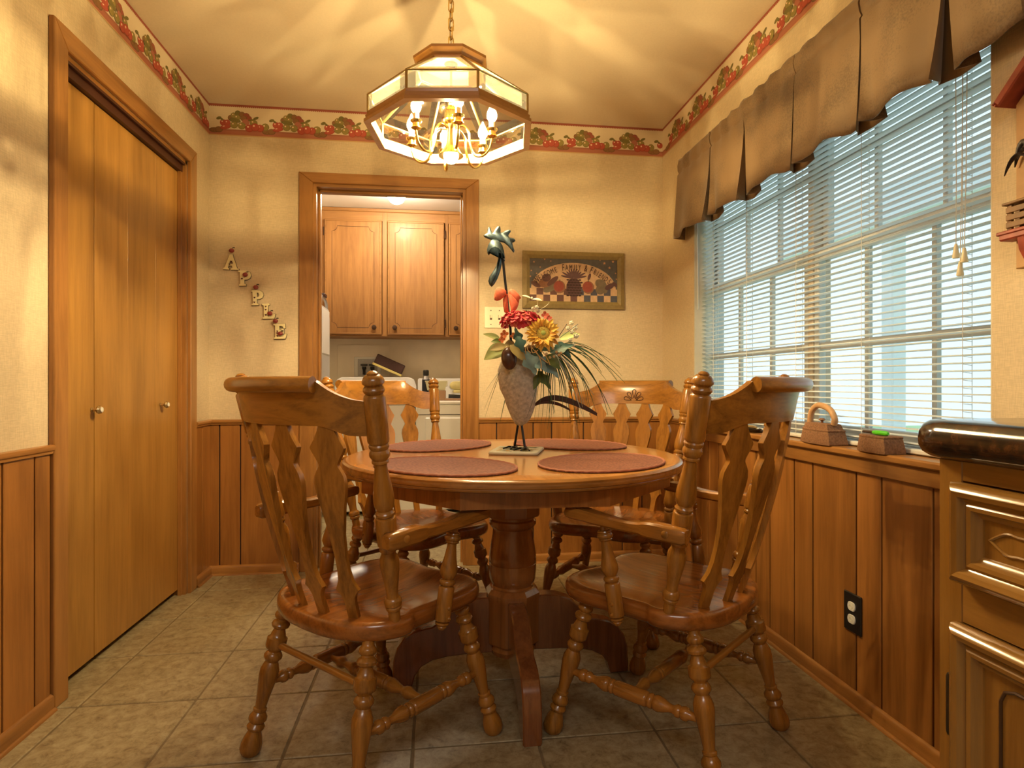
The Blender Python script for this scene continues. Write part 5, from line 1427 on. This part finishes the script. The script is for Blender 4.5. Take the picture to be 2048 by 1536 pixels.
def moulded(nm, y0, y1, z0, z1, scallop):
    d = MB(); d.rbox(-.004, .0, y0, y1, z0, z1, .001); d.box(-.006, -.003, y0+.04, y1-.04, z0+.038, z1-.038)
    o = kp(nm, d, 'kitchen_wood')
    cs = [(y0, z0), (y1, z0), (y1, z1), (y0, z1)]
    for i in range(4):
        a, b_ = cs[i], cs[(i+1) % 4]; A = Vector((-.002, a[0], a[1])); B = Vector((-.002, b_[0], b_[1])); dr = (B-A).normalized(); L_ = (B-A).length
        inw = Vector((0, -dr.z, dr.y))
        m = MB(); r0 = [A + Vector((-h, 0, 0)) + inw*w_ + dr*w_ for h, w_ in MOLD]; r1 = [B + Vector((-h, 0, 0)) + inw*w_ - dr*w_ for h, w_ in MOLD]
        m.loft([r0, r1]); m.build('moulding', 'kitchen_wood_y' if abs(dr.y) > .5 else 'kitchen_wood', o, 35)
    # routed ornament line on the panel
    ya, yb, za, zb = y0+.065, y1-.062, z0+.052, z1-.052; q = .018
    if scallop: zm = (za+zb)/2
    pts = []
    if scallop:
        pts = smooth_path([(-.0062, yb-.022, zb), (-.0062, yb-.006, zm+.012), (-.0062, yb+.014, zm)], 4) + smooth_path([(-.0062, yb+.014, zm), (-.0062, yb-.006, zm-.012), (-.0062, yb-.022, za)], 4)
        pts += [(-.0062, ya+.022, za)] + smooth_path([(-.0062, ya+.022, za), (-.0062, ya-.0, zm), (-.0062, ya+.022, zb)], 4)
    else:
        pts = [(-.0062, ya+q, za), (-.0062, yb-q, za), (-.0062, yb-q*.3, za+q*.3), (-.0062, yb, za+q), (-.0062, yb, zb-q), (-.0062, yb-q*.3, zb-q*.3), (-.0062, yb-q, zb), (-.0062, ya+q, zb), (-.0062, ya, zb-q), (-.0062, ya, za+q)]
    pts = [Vector(p) for p in pts]; pts = [p for i, p in enumerate(pts) if i == 0 or (p - pts[i-1]).length > 1e-5]
    m = MB(); m.tube(pts, .0022, 6, closed=True); m.build('routed_line', 'knob_dark' if not scallop else 'kitchen_wood_y', o, 40)
    return o
moulded('drawer_front', .24-.10, .690-.10, .734, .861, True)
moulded('door', .24-.10, .690-.10, .12, .680, False)
m = MB(); m.lathe((-.008, .697-.10, .53), (-.008, .697-.10, .61), [(0,.003),(.05,.0045),(.95,.0045),(1,.003)], 10); kp('hinge', m, 'dark_metal')
m_, nt_, b_ = new_mat('counter_laminate')
tc_ = N(nt_, 'ShaderNodeTexCoord'); n1_ = N(nt_, 'ShaderNodeTexNoise', i_Scale=55.0, i_Detail=8.0, i_Roughness=.75)
nt_.links.new(tc_.outputs['Object'], n1_.inputs['Vector']); cr_ = N(nt_, 'ShaderNodeValToRGB')
cr_.color_ramp.elements[0].position = .46; cr_.color_ramp.elements[0].color = (.010, .007, .006, 1); cr_.color_ramp.elements[1].position = .68; cr_.color_ramp.elements[1].color = (.085, .032, .012, 1)
nt_.links.new(n1_.outputs['Fac'], cr_.inputs['Fac']); nt_.links.new(cr_.outputs['Color'], b_.inputs['Base Color']); b_.inputs['Roughness'].default_value = .16; b_.inputs['Coat Weight'].default_value = .4
ct = thing('countertop', 'dark brown-black mottled laminate countertop with rounded edge', 'countertop', (KX, .1, .889))
secs = []
def ctsec(ins):
    out = []
    for k in range(9):
        a = -PI/2 - PI*k/8
        out.append((-.030 + ins*0 + .025*math.cos(a), .025 + .025*math.sin(a)))
    return out
# bullnose along the front and round the far end
m = MB(); path = [(-.005, -.65), (-.005, .60), (-.0049, .602), (.0, .622), (.012, .636), (.03, .64), (.606, .64)]
prof_ = [(.0,.0),(.010,.0015),(.020,.008),(.0245,.017),(.025,.026),(.0235,.035),(.018,.044),(.010,.049),(.0,.0505)]
rings = []
for i, (x, y) in enumerate(path):
    p = Vector((x, y, 0)); t = Vector((path[min(i+1, len(path)-1)][0] - path[max(i-1,0)][0], path[min(i+1, len(path)-1)][1] - path[max(i-1,0)][1], 0)).normalized()
    o_ = Vector((-t.y, t.x, 0))
    rings.append([p + o_*a + Vector((0,0,z)) for a, z in prof_])
vs_ = [q for r in rings for q in r]; nn = len(prof_)
fs_ = [(r*nn + k, r*nn + k+1, (r+1)*nn + k+1, (r+1)*nn + k) for r in range(len(rings)-1) for k in range(nn-1)]
base = len(vs_); vs_ += [Vector((.606, -.65, .0505)), Vector((.606, -.65, 0))]
fs_ += [tuple([r*nn + nn-1 for r in range(len(rings))] + [base]), tuple([r*nn for r in range(len(rings))] + [base+1])]
fs_ += [tuple([k for k in range(nn)] + [base, base+1]), tuple([(len(rings)-1)*nn + k for k in range(nn)] + [base, base+1])]
m.add(vs_, fs_); m.build('slab', 'counter_laminate', ct, 50)
# ------------------------------------------------------------------ laundry room behind the doorway
LY1 = 5.36
m = MB(); m.box(-1.06, -1.0, YB+.12, LY1+.06, 0, H); struct(m.build('wall_laundry_left', 'laundry_wall', None, 0))
m = MB(); m.box(1.10, 1.16, YB+.12, LY1+.06, 0, H); struct(m.build('wall_laundry_right', 'laundry_wall', None, 0))
m = MB(); m.box(-1.06, 1.16, LY1, LY1+.06, 0, H); struct(m.build('wall_laundry_back', 'laundry_wall', None, 0))
m = MB(); m.box(-1.06, 1.16, YB+.12, LY1+.06, H, H+.06); struct(m.build('ceiling_laundry', 'laundry_ceiling', None, 0))
uc = thing('wall_cabinet', 'honey-brown wall cabinet with three panelled doors over the washer', 'cabinet', (0, 5.03, 1.383))
CH_ = H - 1.383
m = MB(); m.box(-.99, 1.09, .022, .325, 0.012, CH_-.002); m.box(-.99, 1.09, .03, .325, 0, .012); m.build('carcass', 'cabinet_wood', uc, 0)
for x0, x1 in ((-.99,-.905),(-.435,-.398),(.080,.106),(.59,1.09)):
    m = MB(); m.rbox(x0, x1, 0, .022, 0, CH_-.002, .001); m.build('face_stile', 'cabinet_wood', uc, 20)
for x0, x1 in ((-.905,-.435),(-.398,.080),(.106,.59)):
    for z0, z1 in ((0, .014), (CH_-.105, CH_-.002)):
        m = MB(); m.rbox(x0, x1, .001, .022, z0, z1, .001); m.build('face_rail', 'cabinet_wood_x', uc, 20)
m = MB(); m.rbox(-.99, 1.09, -.012, .001, CH_-.030, CH_-.002, .004); m.build('crown_strip', 'cabinet_wood_x', uc, 20)
for (x0, x1, ks, hs) in ((-.900,-.440,1,-1),(-.393,.075,-1,1),(.111,.575,-1,1)):
    d = MB(); d.rbox(x0, x1, -.018, 0, .010, CH_-.100, .004); dr = d.build('door', 'cabinet_wood', uc, 25)
    z0, z1 = .010, CH_-.100
    d = MB()
    for a, b_, c_, e_ in ((x0+.004,x1-.004,z0+.004,z0+.016),(x0+.004,x1-.004,z1-.016,z1-.004)): d.rbox(a, b_, -.023, -.017, c_, e_, .002)
    for a, b_ in ((x0+.004,x0+.016),(x1-.016,x1-.004)): d.rbox(a, b_, -.023, -.017, z0+.016, z1-.016, .002)
    d.build('edge_moulding', 'cabinet_wood_x', dr, 25)
    a0, a1, b0, b1, q = x0+.062, x1-.062, z0+.058, z1-.058, .042
    pts = [(a0+q,b0),(a1-q,b0)] + [(a1 - q + q*math.sin(t)*0 + q*(1-math.cos(t)) , b0 + q*math.sin(t)) for t in (PI/8, PI/4, 3*PI/8, PI/2)]
    pts = []
    for cx, cz, s0 in ((a1, b0, PI), (a1, b1, 3*PI/2), (a0, b1, 2*PI), (a0, b0, PI/2)):
        for k in range(5):
            t = s0 - k*PI/8; pts.append((cx + q*math.cos(t), cz + q*math.sin(t)))
    d = MB(); d.tube([(x, -.0183, z) for x, z in pts], .0016, 5, closed=True); d.build('routed_line', 'knob_dark', dr, 0)
    kx = x1 - .060 if ks > 0 else x0 + .060
    d = MB(); d.lathe((kx, -.017, z0+.060), (kx, -.042, z0+.060), [(0,.012),(.2,.010),(.5,.010),(.65,.020),(.85,.020),(1,.008)], 16); d.build('knob', 'knob_dark', dr)
    hx = x0 - .005 if hs < 0 else x1 + .005
    for hz in (z0+.10, z1-.10):
        d = MB(); d.rbox(hx-.006, hx+.006, -.012, 0, hz-.035, hz+.035, .002); d.build('hinge', 'knob_dark', dr)
# lamp
dp = Vector((-.285, 4.47, H))
dl = thing('ceiling_dome_light', 'glowing white dome light on the laundry ceiling', 'light', tuple(dp))
m = MB(); m.lathe((0,0,-.012), (0,0,-.0005), [(0,.082),(1,.086)], 28); m.build('base_plate', 'appliance_white', dl)
m = MB(); m.lathe((0,0,-.125), (0,0,-.012), [(0,.004),(.04,.024),(.15,.045),(.4,.064),(.75,.075),(1,.077)], 28); m.build('glass_dome', 'dome_glow', dl, 80)
# washer and dryer
def appliance(nm, lab, x0, x1, con_z, kind):
    t = thing(nm, lab, nm, ((x0+x1)/2, 4.92, 0)); hw = (x1-x0)/2; f = 4.56 - 4.92; bk = 5.25 - 4.92; top = .858
    m = MB(); m.rbox(-hw, hw, f, bk, .03, top-.03, .008); m.build('body', 'appliance_white', t, 30)
    m = MB(); m.rbox(-hw-.002, hw+.002, f-.004, bk, top-.028, top, .008); m.build('top_panel', 'appliance_white', t, 30)
    m = MB(); m.prism([(-hw+.06, con_z), (-hw+.02, con_z-.02), (-hw, con_z-.075), (-hw, top), (hw, top), (hw, con_z-.075), (hw-.02, con_z-.02), (hw-.06, con_z)] if kind == 'washer' else [(-hw, top), (hw, top), (hw, con_z-.01), (hw-.01, con_z), (-hw+.01, con_z), (-hw, con_z-.01)], (0, bk-.14, 0), (1,0,0), (0,0,1), (0,1,0), .13, bevel=.006)
    con = m.build('console', 'appliance_white', t, 30)
    for kx in (-.2, -.05, .16):
        m = MB(); m.lathe((kx, bk-.14, (top+con_z)/2+.02), (kx, bk-.165, (top+con_z)/2+.02), [(0,.026),(.7,.023),(1,.018)], 18); m.build('dial', 'white_plastic', con)
    if kind == 'washer':
        m = MB(); m.rbox(-hw+.05, hw-.05, f+.03, bk-.16, top, top+.012, .004); m.build('lid', 'appliance_white', t, 30)
    else:
        m = MB(); m.rbox(-hw+.07, hw-.07, f-.016, f+.002, .15, .735, .01); m.build('door', 'appliance_white', t, 30)
        m = MB(); m.box(-hw, hw, f-.003, f+.01, .752, .757); m.build('front_seam', 'dark_metal', t, 0)
    for sx in (-hw+.05, hw-.05):
        for sy in (f+.05, bk-.05):
            m = MB(); m.lathe((sx, sy, 0), (sx, sy, .035), [(0,.02),(1,.014)], 10); m.build('foot', 'black', t)
    return t
appliance('washer', 'white top-load washing machine seen through the doorway', -.835, -.160, 1.045, 'washer')
appliance('dryer', 'white clothes dryer beside the washer in the laundry room', -.148, .530, 1.035, 'dryer')
plain('box_brown', (.055,.020,.016), .5); plain('lemon', (.74,.62,.20), .5); plain('tub_cream', (.68,.66,.44), .35); plain('towel_yellow', (.66,.58,.26), .85, noise_amt=.1); plain('card', (.34,.19,.10), .7); plain('can_silver', (.5,.5,.52), .3, metal=.8); plain('can_navy', (.012,.014,.022), .35); plain('cover_grey', (.46,.44,.41), .8, noise_amt=.15, nscale=200); plain('cover_white', (.72,.70,.66), .7)
# washer valve box in the wall
vb = thing('valve_box', 'white recessed washer valve box on the laundry wall', 'valve box', (-.59, LY1, 1.13))
m = MB(); m.rbox(-.26, .185, -.006, -.0005, -.13, .20, .001); m.build('access_panel', 'laundry_wall', vb, 20)
m = MB()
for a in ((-.115,.115,.075,.095),(-.115,.115,-.095,-.075)): m.rbox(a[0], a[1], -.014, -.005, a[2], a[3], .002)
for a in ((-.115,-.085),(.085,.115)): m.rbox(a[0], a[1], -.014, -.005, -.075, .075, .002)
m.build('box_rim', 'white_plastic', vb, 20)
m = MB(); m.box(-.085, .085, -.0075, -.006, -.075, .075); m.build('box_recess', 'cover_grey', vb, 0)
for sx in (-.03, .04):
    m = MB(); m.lathe((sx, -.012, -.06), (sx, -.012, .01), [(0,.012),(.6,.012),(.7,.018),(1,.018)], 12); m.rbox(sx-.03, sx+.03, -.022, -.010, .018, .032, .003); m.build('valve', 'black', vb)
bb = thing('shoe_brush_box', 'dark brown box with yellow edge tilted against the wall on the washer', 'box', (-.435, 5.19, 1.049))
Mr = Matrix.Translation((0, 0, .0)) @ Matrix.Rotation(math.radians(24), 4, 'Y')
m = MB(); m.rbox(-.125, .125, -.045, .045, .076, .160, .006, M=Mr); m.build('lid', 'box_brown', bb, 25)
m = MB(); m.rbox(-.132, .132, -.048, .048, .058, .077, .003, M=Mr); m.build('rim', 'lemon', bb, 25)
def ondry(u, d): 
    p = P(u, 800, d); return (p.x, p.y, .8585)
c = ondry(852, 4.88)
t = thing('spray_can', 'dark spray can with black cap standing on the dryer', 'spray can', c)
m = MB(); m.lathe((0,0,0), (0,0,.165), [(0,.031),(.02,.033),(.95,.033),(1,.031)], 20); m.build('can', 'can_navy', t)
m = MB(); m.lathe((0,0,.165), (0,0,.198), [(0,.032),(.5,.024),(1,.018)], 20); m.build('shoulder', 'can_silver', t)
m = MB(); m.lathe((0,0,.196), (0,0,.243), [(0,.021),(.1,.024),(.85,.024),(1,.020)], 18); m.build('cap', 'black', t)
c = ondry(880, 4.72)
t = thing('cardboard_box', 'small brown cardboard box on the dryer under a tub', 'box', c)
m = MB(); m.rbox(-.085, .045, -.06, .06, 0, .078, .003); m.build('carton', 'card', t, 20); m = MB(); m.box(-.085, .045, -.004, .004, .078, .0785); m.build('flap_seam', 'box_brown', t, 0)
t = thing('plastic_tub', 'pale yellow translucent plastic tub stacked on the cardboard box', 'tub', (c[0]-.030, c[1]+.0, c[2]+.079))
m = MB(); m.loft([[Vector((x*s, y*s, z)) for x, y in ((-.085,-.055),(.085,-.055),(.085,.055),(-.085,.055))] for s, z in ((.80,.0),(.82,.002),(.98,.066),(1.03,.068),(1.03,.076),(.97,.076),(.78,.006))]); m.build('tub', 'tub_cream', t, 20)
m = MB(); m.rbox(-.03, .09, -.045, .045, .030, .078, .004); m.build('contents', 'white_plastic', t)
c = ondry(930, 4.70)
t = thing('handheld_tool', 'black-handled tool lying on the dryer under the folded yellow cloth', 'tool', c)
m = MB(); m.rbox(-.16, .12, -.035, .06, 0, .016, .003); m.build('mat', 'card', t, 20)
m = MB(); m.tube([(-.13,-.01,.034),(-.03,-.012,.030),(.03,-.01,.034)], [.016,.012,.013], 10); m.build('handle', 'black', t); m = MB(); m.rbox(-.005, .11, -.03, .03, .018, .056, .006); m.build('head', 'can_navy', t)
t = thing('folded_cloth', 'folded yellow cloth on top of the dark tool on the dryer', 'cloth', (c[0]+.045, c[1]+.02, c[2]+.058))
for k, (z0, z1) in enumerate(((0,.024),(.025,.092))):
    m = MB(); h = (z1-z0)/2
    outl = [(-.125 + .0 - h*math.sin(q)*1.2, z0 + h - h*math.cos(q)) for q in [PI*i/8 for i in range(9)]] + [(.16, z1), (.16, z0)]
    m.prism(outl, (0, -.06 + .004*k, 0), (1,0,0), (0,0,1), (0,1,0), .12, bevel=.006); m.build('fold', 'towel_yellow', t, 50)
# ironing board hung on the laundry wall
ib = thing('ironing_board', 'folded ironing board in grey cover hanging at the laundry wall', 'ironing board', (-.850, 4.62, .95))
m = MB(); m.prism([(-.19,0),(.19,0),(.19,.55),(.15,.62),(-.15,.62),(-.19,.55)], (-.02,0,0), (0,1,0), (0,0,1), (1,0,0), .05, bevel=.012); m.build('cover', 'cover_grey', ib, 40)
m = MB(); m.rbox(-.012, .036, -.14, .14, .26, .60, .006); m.build('pad_liner', 'cover_white', ib, 30)
m = MB(); m.tube(smooth_path([(.012,-.12,.56),(.016,-.12,.64),(.010,-.06,.69),(.010,.06,.69),(.016,.12,.64),(.012,.12,.56)], 5), .012, 10); m.build('hanger_loop', 'can_silver', ib)
m = MB(); m.rbox(-.149, .034, -.05, .05, .69, .715, .004); m.build('wall_hook', 'box_brown', ib)
# unseen housing added above the fill light behind the camera
kf = thing('fill_light_housing', 'long white housing added above the fill light, unseen behind the camera', 'light', (-.1, -.9, H))
m = MB(); m.rbox(-.64, .64, -.24, .24, -.062, -.0005, .01); m.build('housing', 'appliance_white', kf)
